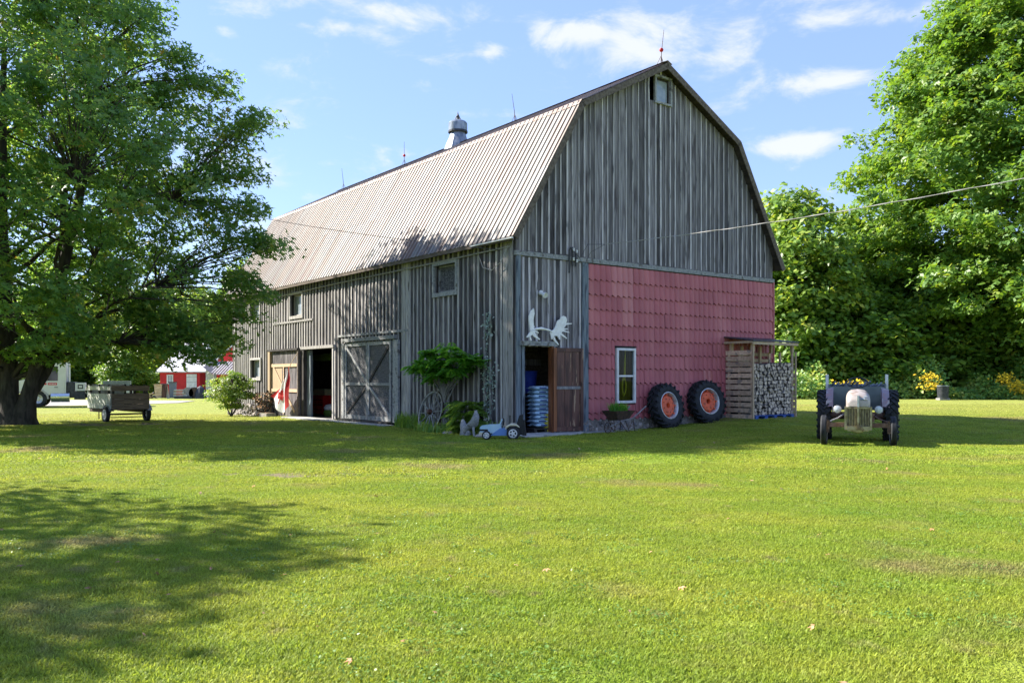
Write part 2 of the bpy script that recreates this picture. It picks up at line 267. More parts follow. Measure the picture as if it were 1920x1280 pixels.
# ---------------------------------------------------------------- mesh helpers
class MB:
    def __init__(s): s.v = []; s.f = []; s.m = []
    def add(s, vs, fs, mi=0, T=None):
        b = len(s.v)
        s.v += [tuple(T @ Vector(v)) for v in vs] if T is not None else [tuple(v) for v in vs]
        s.f += [tuple(b + i for i in f) for f in fs]; s.m += [mi] * len(fs); return s
    def box(s, x0, x1, y0, y1, z0, z1, mi=0, T=None):
        return s.add([(x0, y0, z0), (x1, y0, z0), (x1, y1, z0), (x0, y1, z0), (x0, y0, z1), (x1, y0, z1), (x1, y1, z1), (x0, y1, z1)],
                     [(3, 2, 1, 0), (4, 5, 6, 7), (0, 1, 5, 4), (1, 2, 6, 5), (2, 3, 7, 6), (3, 0, 4, 7)], mi, T)
    def bar(s, p0, p1, w, h, mi=0, up=(0, 0, 1)):
        """box beam from p0 to p1, w across, h along 'up'"""
        p0 = Vector(p0); p1 = Vector(p1); d = (p1 - p0).normalized(); u = Vector(up)
        if abs(d.dot(u)) > .98: u = Vector((0, 1, 0))
        x = d.cross(u).normalized(); u = x.cross(d); vs = []
        for p in (p0, p1):
            for a, b in ((-1, -1), (1, -1), (1, 1), (-1, 1)): vs.append(p + x * a * w / 2 + u * b * h / 2)
        return s.add(vs, [(3, 2, 1, 0), (4, 5, 6, 7), (0, 1, 5, 4), (1, 2, 6, 5), (2, 3, 7, 6), (3, 0, 4, 7)], mi)
    def tube(s, pts, rs, n=8, mi=0, caps=True, close=False):
        pts = [Vector(p) for p in pts]
        if not hasattr(rs, '__len__'): rs = [rs] * len(pts)
        K = len(pts); b = len(s.v); ref = None
        for i, p in enumerate(pts):
            if close: d = (pts[(i + 1) % K] - pts[i - 1]).normalized()
            else: d = (pts[min(i + 1, K - 1)] - pts[max(i - 1, 0)]).normalized()
            if ref is None: ref = Vector((0, 0, 1)) if abs(d.z) < .9 else Vector((1, 0, 0))
            x = d.cross(ref); x = x.normalized() if x.length > 1e-6 else d.orthogonal().normalized(); y = x.cross(d); ref = -y if False else y
            for j in range(n):
                a = 2 * math.pi * j / n; s.v.append(tuple(p + (x * math.cos(a) + y * math.sin(a)) * rs[i]))
        for i in range(K if close else K - 1):
            for j in range(n):
                a, c = b + i * n + j, b + i * n + (j + 1) % n; k = ((i + 1) % K) * n
                s.f.append((a, c, b + k + (j + 1) % n, b + k + j)); s.m.append(mi)
        if caps and not close:
            s.f.append(tuple(b + j for j in range(n))[::-1]); s.m.append(mi); s.f.append(tuple(b + (K - 1) * n + j for j in range(n))); s.m.append(mi)
        return s
    def lathe(s, prof, n=24, mi=0, T=None, mis=None):
        """prof = [(r, h)...] turned about local Z"""
        b = []; fs = []; K = len(prof)
        for r, h in prof:
            for j in range(n): a = 2 * math.pi * j / n; b.append((r * math.cos(a), r * math.sin(a), h))
        base = len(s.v); s.v += [tuple(T @ Vector(v)) for v in b] if T is not None else b
        for i in range(K - 1):
            for j in range(n):
                s.f.append((base + i * n + j, base + i * n + (j + 1) % n, base + (i + 1) * n + (j + 1) % n, base + (i + 1) * n + j)); s.m.append(mis[i] if mis else mi)
        return s
    def prism(s, poly, d0, d1, plane='xz', mi=0, T=None):
        """extrude 2-D poly; plane xz -> along y, xy -> along z, yz -> along x"""
        f = {'xz': lambda a, b, c: (a, c, b), 'xy': lambda a, b, c: (a, b, c), 'yz': lambda a, b, c: (c, a, b)}[plane]
        n = len(poly); vs = [f(a, b, d0) for a, b in poly] + [f(a, b, d1) for a, b in poly]
        return s.add(vs, [tuple(range(n)), tuple(range(2 * n - 1, n - 1, -1))] + [(i, n + i, n + (i + 1) % n, (i + 1) % n) for i in range(n)], mi, T)
    def mesh(s, name, mats, smooth=False):
        me = bpy.data.meshes.new(name); me.from_pydata(s.v, [], s.f)
        for m in (mats if isinstance(mats, (list, tuple)) else [mats]): me.materials.append(M[m])
        me.polygons.foreach_set('material_index', s.m)
        me.update()
        bm_fix(me)
        if smooth: shade(me, smooth if smooth is not True else 40)
        return me
    def build(s, name, mats, parent=None, loc=None, rot=None, smooth=False):
        o = bpy.data.objects.new(name, s.mesh(name, mats, smooth)); col.objects.link(o)
        if parent: o.parent = parent
        if loc: o.location = loc
        if rot: o.rotation_euler = rot
        return o
import bmesh
def bm_fix(me):
    b = bmesh.new(); b.from_mesh(me); bmesh.ops.recalc_face_normals(b, faces=b.faces); b.to_mesh(me); b.free()
def shade(me, ang):
    for p in me.polygons: p.use_smooth = True
    try: me.set_sharp_from_angle(angle=R(ang))
    except Exception: pass
def link(name, me, parent=None, loc=(0, 0, 0), rot=(0, 0, 0), scale=None):
    o = bpy.data.objects.new(name, me); col.objects.link(o); o.parent = parent; o.location = loc; o.rotation_euler = rot
    if scale: o.scale = scale
    return o
def tag(o, label, cat, group=None):
    o['label'] = label; o['category'] = cat
    if group: o['group'] = group
    return o
def thing(name, label, cat, loc=(0, 0, 0), rz=0, group=None):
    o = bpy.data.objects.new(name, None); col.objects.link(o); o.location = loc; o.rotation_euler = (0, 0, rz); o.empty_display_size = .2
    return tag(o, label, cat, group)
def kids(o): return [c for c in bpy.data.objects if c.parent == o]
def dup(o, loc, rz=None, label=None, scale=None, parent=None):
    c = o.copy(); col.objects.link(c); c.parent = parent
    if loc is not None: c.location = loc
    if rz is not None: c.rotation_euler = (0, 0, rz)
    if label: c['label'] = label
    if scale: c.scale = scale
    for ch in kids(o): dup(ch, None, parent=c)
    return c
def RotM(ax, deg): return Matrix.Rotation(R(deg), 4, ax)
def TM(x, y, z): return Matrix.Translation((x, y, z))

def ss(x, a, b):
    t = min(1, max(0, (x - a) / (b - a))); return t * t * (3 - 2 * t)
def ground_h(X, Y):
    h = .25 * ss(Y, 22.5, 28) * ss(X, 3, 8) - .25 * ss(Y, 28, 44) * ss(-X, 6, 14)
    return h + .012 * math.sin(X * .9 + 1) * math.sin(Y * .7) * ss(Y, 3, 6)
# barn frame: local x along the gable, local y along the long left wall
BX, BY = .08, 22.65; BA = math.atan2(.6026, .798)
def BW(x, y, z=0): return (BX + x * .798 - y * .6026, BY + x * .6026 + y * .798, z)
def BG(x, y):
    p = BW(x, y); return (p[0], p[1], ground_h(p[0], p[1]))

# ---------------------------------------------------------------- leaves
def leaf_mesh(name, P, Nrm, size, matname, shape='maple', rng=None, D=None):
    """P (n,3) points, Nrm (n,3) normals, size (n,); one small lobed leaf each"""
    n = len(P); rng = rng or np.random.default_rng(1)
    Nrm = Nrm / np.linalg.norm(Nrm, axis=1, keepdims=True)
    if D is None: D = rng.normal(size=(n, 3))
    a = D - (D * Nrm).sum(1, keepdims=True) * Nrm; a /= np.linalg.norm(a, axis=1, keepdims=True); b = np.cross(Nrm, a)
    if shape == 'maple':
        t = np.array([(0, 0, 0), (.32, .2, .05), (1.0, 0, -.1), (.32, -.2, .05), (.12, .42, .03), (.55, .78, -.1), (-.02, .3, .02), (.12, -.42, .03), (.55, -.78, -.1), (-.02, -.3, .02)])
        q = np.array([(0, 3, 2, 1), (0, 4, 5, 6), (0, 9, 8, 7)])
        q = np.array([(0, 3, 2, 1), (0, 1, 5, 4), (0, 7, 8, 3)]); t[4] = (-.1, .36, .02); t[7] = (-.1, -.36, .02)
        t = np.delete(t, [6, 9], 0); q = np.array([(0, 3, 2, 1), (0, 1, 5, 4), (0, 6, 7, 3)])
    elif shape == 'kite':
        t = np.array([(0, 0, 0), (.45, .33, .06), (1, 0, -.06), (.45, -.33, .06)]); q = np.array([(0, 3, 2, 1)])
    elif shape == 'duo':
        t = np.array([(0, 0, 0), (.5, .42, .08), (1, .1, -.08), (.45, -.2, .04), (-.1, -.2, 0), (.1, -.75, -.08), (.4, -.55, 0)]); q = np.array([(0, 3, 2, 1), (0, 4, 5, 6)])
    elif shape == 'blade':
        t = np.array([(0, -.045, 0), (.55, -.05, .06), (.55, .05, .06), (0, .045, 0), (1, 0, -.03)]); q = np.array([(0, 1, 2, 3)])
    k = len(t); s = size[:, None, None]
    V = P[:, None, :] + s * (t[None, :, 0:1] * a[:, None, :] + t[None, :, 1:2] * b[:, None, :] + t[None, :, 2:3] * Nrm[:, None, :])
    V = V.reshape(-1, 3); F = (np.arange(n)[:, None, None] * k + q[None]).reshape(-1, 4)
    return np_mesh(name, V, F, matname)
def np_mesh(name, V, F, matname):
    me = bpy.data.meshes.new(name); w = F.shape[1]
    me.vertices.add(len(V)); me.vertices.foreach_set('co', V.astype(np.float32).ravel())
    me.loops.add(F.size); me.loops.foreach_set('vertex_index', F.astype(np.int32).ravel())
    me.polygons.add(len(F)); me.polygons.foreach_set('loop_start', np.arange(0, F.size, w, dtype=np.int32)); me.polygons.foreach_set('loop_total', np.full(len(F), w, np.int32))
    me.update(calc_edges=True)
    for m in (matname if isinstance(matname, list) else [matname]): me.materials.append(M[m])
    return me
def tree(name, label, cat, base, env, n_clusters, per, size, mname, stems, seed, group=None, shape='maple', cr=.75, limb_n=16, ang_noise=.22, droop=.25, twig=True, extra=(), squash=(1, 1), crown_c=(0, 0), inner=.3, barkr=1.0, flat=.38, limbr=1.0):
    """env: [(z, r)] crown outline; stems: list of polylines [(x,y,z,r)...] local. crown > leaves, trunk > limbs and twigs"""
    rng = np.random.default_rng(seed); root = thing(name, label, cat, base, 0, group)
    ez = np.array([e[0] for e in env]); er = np.array([e[1] for e in env])
    ph = rng.uniform(0, 6.28, 8); am = rng.uniform(.3, 1, 8)
    def RR(z, th):
        nz = sum(am[k] * np.sin((k + 1) * th + ph[k] + z * (.35 + .22 * k)) for k in range(8)) / 3.0
        return np.interp(z, ez, er) * (1 + ang_noise * nz)
    # cluster centres, weighted by area
    zz = rng.uniform(ez[0], ez[-1], n_clusters * 4); wgt = np.interp(zz, ez, er); keep = rng.uniform(0, er.max(), len(zz)) < wgt ** 1.0; zz = zz[keep][:n_clusters]
    th = rng.uniform(0, 2 * np.pi, len(zz)); u = inner + (1 - inner) * np.sqrt(rng.uniform(0, 1, len(zz)))
    rr = RR(zz, th) * u
    C = np.stack([crown_c[0] + rr * np.cos(th) * squash[0], crown_c[1] + rr * np.sin(th) * squash[1], zz - droop * u * rng.uniform(.3, 1.2, len(zz))], 1)
    outw = np.stack([np.cos(th), np.sin(th), np.zeros_like(th)], 1)
    if len(extra):
        E = np.array([e[:3] for e in extra]) - np.array(base); C = np.vstack([C, E]); outw = np.vstack([outw, np.tile([[.8, -.2, 0]], (len(E), 1))])
    n = len(C)
    # leaves
    per_n = rng.integers(int(per * .55), int(per * 1.45), n); idx = np.repeat(np.arange(n), per_n); N = len(idx)
    rad = cr * rng.uniform(.6, 1.35, n)[idx]
    g = rng.normal(size=(N, 3)); g /= np.linalg.norm(g, axis=1, keepdims=True); g *= (rng.uniform(0, 1, N) ** .42)[:, None]
    along = outw[idx]
    off = g * rad[:, None] * np.array([1, 1, flat]) + along * (g * along).sum(1, keepdims=True) * rad[:, None] * .35
    off[:, 2] -= .22 * rad * (g[:, 0] ** 2 + g[:, 1] ** 2)
    P = C[idx] + off
    Nn = np.stack([rng.normal(0, .6, N), rng.normal(0, .6, N), np.full(N, .75)], 1) + along * .45
    me = leaf_mesh('crown', P, Nn, size * rng.uniform(.65, 1.25, N), mname, shape, rng)
    cobj = link('crown', me, root)
    # wood
    w = MB(); nodes = []
    for st in stems:
        pts = [Vector(p[:3]) for p in st]; rs = [p[3] * barkr for p in st]
        w.tube(pts, rs, 10)
        for i in range(len(pts) - 1):
            for f in (0, .25, .5, .75):
                p = pts[i].lerp(pts[i + 1], f)
                if p.z > ez[0] * .55: nodes.append((p, rs[i] * (1 - f) + rs[i + 1] * f))
    prs = random.Random(seed)
    limbs = []
    for k in range(limb_n):
        p0, r0 = nodes[prs.randrange(len(nodes))]; a = 2 * math.pi * (k / limb_n) * 2.4 + prs.uniform(-.4, .4)
        ztar = min(ez[-1] - .5, p0.z + prs.uniform(.8, 3.8)); Rr = float(RR(np.array([ztar]), np.array([a]))[0]) * prs.uniform(.6, .85)
        tip = Vector((crown_c[0] + math.cos(a) * Rr * squash[0], crown_c[1] + math.sin(a) * Rr * squash[1], ztar)); mid = p0.lerp(tip, .5) + Vector((prs.uniform(-.4, .4), prs.uniform(-.4, .4), .35))
        pts = []
        for q in range(7):
            t = q / 6; pts.append(p0 * (1 - t) ** 2 + mid * 2 * t * (1 - t) + tip * t * t + Vector((prs.uniform(-.1, .1), prs.uniform(-.1, .1), prs.uniform(-.08, .08))) * (1 if 0 < q < 6 else 0))
        rs = [max(.015, min(r0 * .6, .13) * limbr * (1 - .85 * q / 6)) for q in range(7)]
        w.tube(pts, rs, 6); limbs += list(zip(pts[1:], rs[1:]))
    allp = np.array([tuple(p) for p, r in nodes] + [tuple(p) for p, r in limbs])
    if twig:
        for c in C:
            d = allp - c; dd = np.linalg.norm(d, axis=1) + np.maximum(0, allp[:, 2] - c[2]) * 1.5
            j = int(dd.argmin()); p = Vector(allp[j]); q = Vector(c); m_ = p.lerp(q, .5) + Vector((prs.uniform(-.15, .15), prs.uniform(-.15, .15), .12))
            w.tube([p, m_, q], [.03, .018, .006], 4, caps=False)
    w.build('trunk', 'trunk', root, smooth=60)
    return root
# ---------------------------------------------------------------- setting: lawn, grass, driveway
def axis(lo, hi, dense_lo, dense_hi, step, grow=1.25):
    xs = list(np.arange(dense_lo, dense_hi + 1e-6, step)); s = step; x = dense_lo
    while x > lo: s *= grow; x -= s; xs.insert(0, x)
    s = step; x = dense_hi
    while x < hi: s *= grow; x += s; xs.append(x)
    return xs
gx = axis(-900, 900, -40, 45, .75); gy = axis(-60, 1200, -4, 80, .75)
gv = [(x, y, ground_h(x, y)) for y in gy for x in gx]; nx = len(gx)
gf = [(j * nx + i, j * nx + i + 1, (j + 1) * nx + i + 1, (j + 1) * nx + i) for j in range(len(gy) - 1) for i in range(nx - 1)]
me = bpy.data.meshes.new('lawn'); me.from_pydata(gv, [], gf); me.materials.append(M['lawn']); shade(me, 60)
lawn = link('lawn', me); lawn['kind'] = 'structure'
# gravel yard where the truck is parked
b = MB(); P = [(-75, 51), (-40, 53.6), (-32, 54), (-26.5, 57), (-24, 62), (-25, 68), (-40, 72), (-75, 74)]
b.add([(x, y, -.222) for x, y in P], [tuple(range(len(P)))])
dr = b.build('driveway', 'gravel'); dr['kind'] = 'structure'

def in_barn(X, Y, m=.03):
    dx, dy = X - BX, Y - BY; x = dx * .798 + dy * .6026; y = -dx * .6026 + dy * .798
    if -m < x < 11 + m and -m < y < 21.6 + m: return True
    if -.5 < x < 4.6 and -1.0 < y <= 0: return (x < 2.05 and y > -.93 + (x + .5) * .12) or (x > 2 and y > -.42)
    if -.6 < x <= 0 and 5.6 < y < 13.4: return True
    return False
def tufts(name, n_pts, region, clump_me, s0, s1, seed, keepf=None):
    rr = random.Random(seed); vs = []
    while len(vs) < n_pts:
        Y = region[0] + (region[1] - region[0]) * rr.random() ** .62 if region[0] < 5 else math.sqrt(region[0] ** 2 + (region[1] ** 2 - region[0] ** 2) * rr.random()); half = .62 * Y + 2.2
        X = rr.uniform(-half, half)
        if in_barn(X, Y): continue
        if keepf and rr.random() > keepf(X, Y): continue
        vs.append((X, Y, ground_h(X, Y) - .004))
    me = bpy.data.meshes.new(name); me.from_pydata(vs, [], [])
    o = link(name, me)
    src = bpy.data.objects.new(name + '_blades', clump_me)
    ng = bpy.data.node_groups.new(name + '_nodes', 'GeometryNodeTree'); ng.interface.new_socket('Geometry', in_out='INPUT', socket_type='NodeSocketGeometry'); ng.interface.new_socket('Geometry', in_out='OUTPUT', socket_type='NodeSocketGeometry')
    A = ng.nodes.new; gi = A('NodeGroupInput'); go = A('NodeGroupOutput'); ip = A('GeometryNodeInstanceOnPoints'); oi = A('GeometryNodeObjectInfo'); oi.inputs['Object'].default_value = src; oi.inputs['As Instance'].default_value = True
    m2p = A('GeometryNodeMeshToPoints'); r1 = A('FunctionNodeRandomValue'); r1.data_type = 'FLOAT_VECTOR'; r1.inputs[0].default_value = (-.05, -.05, 0); r1.inputs[1].default_value = (.05, .05, 6.283)
    r2 = A('FunctionNodeRandomValue'); r2.data_type = 'FLOAT'; r2.inputs[2].default_value = s0; r2.inputs[3].default_value = s1; r2.inputs['Seed'].default_value = 5
    L = ng.links.new; L(gi.outputs[0], m2p.inputs['Mesh']); L(m2p.outputs[0], ip.inputs['Points']); L(oi.outputs['Geometry'], ip.inputs['Instance']); L(r1.outputs[0], ip.inputs['Rotation']); L(r2.outputs[1], ip.inputs['Scale']); L(ip.outputs[0], go.inputs[0])
    md = o.modifiers.new('scatter', 'NODES'); md.node_group = ng
    o['kind'] = 'stuff'; return o
def clump(n, rad, h, w, seed, broad=.25):
    rg = np.random.default_rng(seed); r = rad * np.sqrt(rg.uniform(0, 1, n)); a = rg.uniform(0, 6.283, n); P = np.stack([r * np.cos(a), r * np.sin(a), np.zeros(n)], 1)
    th = rg.uniform(0, 6.283, n); lean = rg.uniform(.15, 1.1, n); hh = h * rg.uniform(.5, 1.25, n); ww = w * rg.uniform(.7, 1.4, n); br = rg.uniform(0, 1, n) < broad; ww = np.where(br, ww * 2.2, ww); hh = np.where(br, hh * .6, hh)
    dx, dy = np.cos(th), np.sin(th); px, py = -dy, dx
    V = np.zeros((n, 5, 3))
    for k, (t, wd) in enumerate([(0, .5), (0, -.5), (.55, -.5), (.55, .5), (1, 0)]):
        V[:, k, 0] = P[:, 0] + dx * lean * hh * t ** 1.5 + px * ww * wd * (1 if k < 4 else 0); V[:, k, 1] = P[:, 1] + dy * lean * hh * t ** 1.5 + py * ww * wd * (1 if k < 4 else 0); V[:, k, 2] = hh * t * (1 - .25 * t)
    F = (np.arange(n)[:, None, None] * 5 + np.array([(0, 1, 2, 3), (3, 2, 4, 4)])[None]).reshape(-1, 4)
    me = bpy.data.meshes.new('grass_clump'); fs = []
    for i in range(n): q = i * 5; fs += [(q, q + 1, q + 2, q + 3), (q + 3, q + 2, q + 4)]
    me.from_pydata(V.reshape(-1, 3).tolist(), [], fs); me.materials.append(M['blade']); return me
bare = lambda X, Y: .25 if ((X + 2.7) / 2.1) ** 2 + ((Y - 13.6) / .7) ** 2 < 1 or ((X + 14.2) / 3.2) ** 2 + ((Y - 28.6) / 1.1) ** 2 < 1 else 1
tufts('grass', 5200, (3.0, 15.0), clump(760, .3, .036, .0048, 3), .75, 1.15, 11, bare)
tufts('grass', 5200, (13.0, 42.0), clump(620, .55, .036, .0085, 4, .15), .8, 1.2, 12, bare)

# ---------------------------------------------------------------- barn
LWALL, GW = 21.5, 10.95
PROF = [(-.3, 5.2), (2.05, 9.12), (5.475, 10.92), (8.9, 9.12), (11.25, 5.2)]
def roofz(x):
    for (a, za), (b_, zb) in zip(PROF, PROF[1:]):
        if a <= x <= b_: return za + (zb - za) * (x - a) / (b_ - a)
    return 5.2
barn = thing('barn', 'large weathered grey gambrel barn with rusty ribbed metal roof and red metal lower gable', 'barn', (BX, BY, 0), BA)
def board(name, m, axis_, a0, a1, z0, z1, off0, off1, holes=(), top=None, sk=0):
    """vertical board on a wall: axis_ 'g' = gable (along x, thickness in y), 'l' = left wall (along y, thickness in x); cut round holes"""
    for (h0, h1, hz0, hz1) in holes:          # a board that an opening only bites into is split at the opening's edge
        for e in (h0, h1):
            if a0 + .015 < e < a1 - .015 and hz0 < (max(top) if top else z1) and hz1 > z0:
                mid = (top[0] + (top[1] - top[0]) * (e - a0) / (a1 - a0)) if top else None
                board(name, m, axis_, a0, e - .001, z0, z1, off0, off1, holes, (top[0], mid) if top else None)
                board(name, m, axis_, e + .001, a1, z0, z1, off0, off1, holes, (mid, top[1]) if top else None); return
    spans = [(z0, z1, top)]
    for (h0, h1, hz0, hz1) in holes:
        if a1 > h0 + .01 and a0 < h1 - .01:
            ns = []
            for (p, q, tp) in spans:
                if hz0 <= p and hz1 > p and (hz1 < q or tp): ns.append((hz1, q, tp))
                elif hz0 > p and hz1 < (q if not tp else min(tp)): ns += [(p, hz0, None), (hz1, q, tp)]
                elif hz0 > p and hz0 < q: ns.append((p, hz0, None))
                elif hz1 <= p or hz0 >= q: ns.append((p, q, tp))
            spans = ns
    for (p, q, tp) in spans:
        zl, zr = tp if tp else (q, q)
        if min(zl, zr) - p < .03: continue
        b = MB(); poly = [(a0, p), (a1, p), (a1 + sk, zr), (a0 + sk, zl)]
        if axis_ == 'g': b.prism(poly, off0, off1, 'xz')
        else: b.prism(poly, off0, off1, 'yz')
        b.build(name, m, barn)
# upper gable
gwin = [(5.24, 5.86, 9.80, 10.53)]
xs = [0.0]
while xs[-1] < GW - .3: xs.append(xs[-1] + rnd.uniform(.19, .285))
xs[-1] = GW
for i, (a, c) in enumerate(zip(xs, xs[1:])):
    cuts = [a, c]
    for k in (2.05, 5.475, 8.9):
        if a < k < c: cuts = [a, k, c]
    if len(cuts) == 3: za, zc = roofz(a) - .12, roofz(c) - .12; board('siding_board', 'board', 'g', a, c, 4.84, 0, -.026 - rnd.uniform(0, .004), 0.02, gwin, (za, zc))
    else: board('siding_board', 'board', 'g', a + .002, c - .002, 4.84, 12, -.024 - rnd.uniform(0, .008), .02, gwin, (roofz(a) - .12, roofz(c) - .12))
    if i: board('batten', 'batten', 'g', a - rnd.uniform(.02, .034), a + rnd.uniform(.016, .03), 4.88 + rnd.uniform(0, .03), 12, -.055, -.034, gwin, (roofz(a - .03) - .14 - rnd.random() * .1, roofz(a + .03) - .14), sk=rnd.uniform(-.025, .025))
# lower gable, weathered part with the side door
door_hole = [(.25, 1.22, .0, 2.36)]
x = 0.0; k = 0
while x < 2.3:
    nxt = min(x + rnd.uniform(.2, .26), 2.3); board('siding_board', 'board', 'g', x + .002, nxt - .002, .02, 4.78, -.024 - rnd.uniform(0, .008), .02, door_hole); 
    if k: board('batten', 'batten', 'g', x - .032, x + .03, .04, 4.72, -.058, -.034, door_hole)
    x = nxt; k += 1
MB().box(2.3, 2.53, -.075, 0, .02, 4.74).build('corner_post', 'blue_trim', barn)
MB().box(0.0, .13, -.07, -.034, .02, 4.74).build('corner_board', 'blue_trim', barn)
MB().box(-.05, GW + .03, -.085, -.002, 4.75, 4.87).build('belly_board', 'trim', barn)
# left wall, openings and windows (y0, y1, z0, z1)
LWIN = [(2.73, 3.89, 4.04, 4.85), (13.55, 14.7, 3.98, 4.82), (18.0, 19.14, 4.09, 4.86), (17.94, 19.08, 1.55, 2.32)]
holes_l = LWIN + [(10.8, 13.28, -.3, 2.62), (6.36, 9.78, -.3, 2.75)]
ys = [0.0]
while ys[-1] < LWALL - .3: ys.append(ys[-1] + rnd.uniform(.22, .3))
ys[-1] = LWALL
for i, (a, c) in enumerate(zip(ys, ys[1:])):
    lowz = -.12 if a > 14 else .0
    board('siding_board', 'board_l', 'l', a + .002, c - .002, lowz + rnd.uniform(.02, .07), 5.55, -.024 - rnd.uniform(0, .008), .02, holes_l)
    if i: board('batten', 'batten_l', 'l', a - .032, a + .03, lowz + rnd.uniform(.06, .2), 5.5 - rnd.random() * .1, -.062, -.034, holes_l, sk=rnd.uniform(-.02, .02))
for (a, c) in ((.0, .19), (.21, .42), (5.38, 5.56), (5.58, 5.76)): MB().box(-.085, -.064, a, c, .05, 5.45).build('wide_board', 'batten_l', barn)
MB().box(-.09, -.064, 5.4, 10.4, 2.98, 3.06).build('ledge', 'trim', barn)
MB().box(-.085, -.066, 12.6, 16.5, 3.72, 3.8).build('ledge', 'batten_l', barn)
# rest of the shell
MB().box(GW - .03, GW, .02, LWALL, -.2, 5.6).build('wall', 'board', barn)
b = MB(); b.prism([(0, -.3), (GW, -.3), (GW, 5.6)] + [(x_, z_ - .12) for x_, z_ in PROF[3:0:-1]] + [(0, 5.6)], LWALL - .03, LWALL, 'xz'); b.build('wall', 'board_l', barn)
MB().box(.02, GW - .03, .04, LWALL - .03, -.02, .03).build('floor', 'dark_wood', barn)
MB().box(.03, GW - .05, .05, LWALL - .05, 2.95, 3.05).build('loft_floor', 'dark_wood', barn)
# windows
def window_l(y0, y1, z0, z1, glass='glass', fr='trim'):
    f = MB(); t = .09
    f.box(-.10, -.03, y0 - t, y1 + t, z0 - t - .03, z0).box(-.10, -.03, y0 - t, y1 + t, z1, z1 + t).box(-.10, -.03, y0 - t, y0, z0, z1).box(-.10, -.03, y1, y1 + t, z0, z1)
    o = f.build('window', fr, barn); MB().box(.12, .13, y0, y1, z0, z1).build('pane', glass, o)
    b = MB(); b.box(.08, .12, y0 + .1, y0 + .16, z0, z1).box(.08, .12, y1 - .06, y1, z0, z1).box(.08, .12, y0, y1, z0, z0 + .06).box(.08, .12, y0, y1, z1 - .05, z1); b.build('sash', fr, o)
    MB().box(-.02, .12, y0 - .03, y0 - .002, z0, z1).build('reveal', 'dark_wood', o); MB().box(-.02, .12, y1 + .002, y1 + .03, z0, z1).build('reveal', 'dark_wood', o)
window_l(*LWIN[0], glass='osb'); window_l(*LWIN[1], glass='glass_l', fr='batten_l'); window_l(*LWIN[2], glass='glass_l', fr='batten_l'); window_l(*LWIN[3], glass='glass_l', fr='batten_l')
(gx0, gx1, gz0, gz1) = gwin[0]; f = MB(); t = .06
f.box(gx0 - t, gx1 + t, -.1, -.03, gz0 - t, gz0).box(gx0 - t, gx1 + t, -.1, -.03, gz1, gz1 + t).box(gx0 - t, gx0, -.1, -.03, gz0, gz1).box(gx1, gx1 + t, -.1, -.03, gz0, gz1)
o = f.build('window', 'trim', barn); MB().box(gx0 + .12, gx1 - .06, .02, .03, gz0, gz1 - .06).build('pane', 'glass_l', o); MB().box(gx0, gx1, .032, .05, gz0, gz1).build('backing', 'dark_wood', o)
# red pressed-metal siding: one panel of two pans each
WX0, WX1, WZ0, WZ1 = 3.6, 4.36, .80, 2.42
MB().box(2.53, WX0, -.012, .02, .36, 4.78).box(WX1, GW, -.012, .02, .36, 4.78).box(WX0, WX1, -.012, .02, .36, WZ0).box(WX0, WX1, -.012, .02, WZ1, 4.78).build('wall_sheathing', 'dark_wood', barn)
ROWH, PAN = .417, .2205
def panel(x0, x1, z0, z1, lip=True, pale=False):
    n = max(1, round((x1 - x0) / PAN)); vs = []; cols = []
    for p in range(n):
        for t_, d_, zz in ((0, .0, .03), (.08, .012, .035), (.22, .024, .01), (.45, .03, -.022), (.62, .028, -.03), (.8, .016, -.02), (.93, .004, .01)):
            cols.append((x0 + (p + t_) * (x1 - x0) / n, d_, zz))
    cols.append((x1, 0, .03)); K = len(cols)
    for (x_, d, dz) in cols:
        vs += [(x_, -.03 - d, z1), (x_, -.03 - d - (.026 if lip else 0), z0 + (dz if lip else 0)), (x_, -.018, z0 + (dz if lip else 0) + .004)]
    fs = []
    for i in range(K - 1): q = i * 3; fs += [(q, q + 1, q + 4, q + 3), (q + 1, q + 2, q + 5, q + 4)]
    me = bpy.data.meshes.new('metal_panel'); me.from_pydata(vs, [], fs); me.materials.append(M['red_tile_pale' if pale else 'red_tile']); shade(me, 35)
    return link('metal_panel', me, barn, (0, rnd.uniform(-.003, .001) - (.008 if rnd.random() < .08 else 0), 0), (0, 0, 0))
ncols = 19; nrows = 11; pw = (GW - 2.55) / ncols; ztop = 4.70
for r in range(nrows):
    z1 = ztop - r * ROWH; z0 = max(z1 - ROWH, .36); z1 += .0
    if r == 0: z1 = 4.72
    for c in range(ncols):
        a = 2.55 + c * pw; e = a + pw; pale = (c in (2, 3) and r < 2) or (c == 3 and r in (2, 3)) or (c == 11 and r == 7)
        if e > WX0 and a < WX1 and z1 > WZ0 and z0 < WZ1:
            if a < WX0 - .05: panel(a, WX0 - .03, z0, z1, True, pale)
            if e > WX1 + .05: panel(WX1 + .03, e, z0, z1, True, pale)
            if z1 > WZ1 + .02: panel(max(a, WX0 - .03), min(e, WX1 + .03), WZ1 + .02, z1, False, pale)
            if z0 < WZ0 - .02: panel(max(a, WX0 - .03), min(e, WX1 + .03), z0, WZ0 - .04, True, pale)
        elif z1 - z0 > .05: panel(a, e, z0, z1, True, pale)
MB().box(GW - .03, GW + .03, -.09, -.0, .3, 4.76).build('corner_trim', 'red_tile', barn)
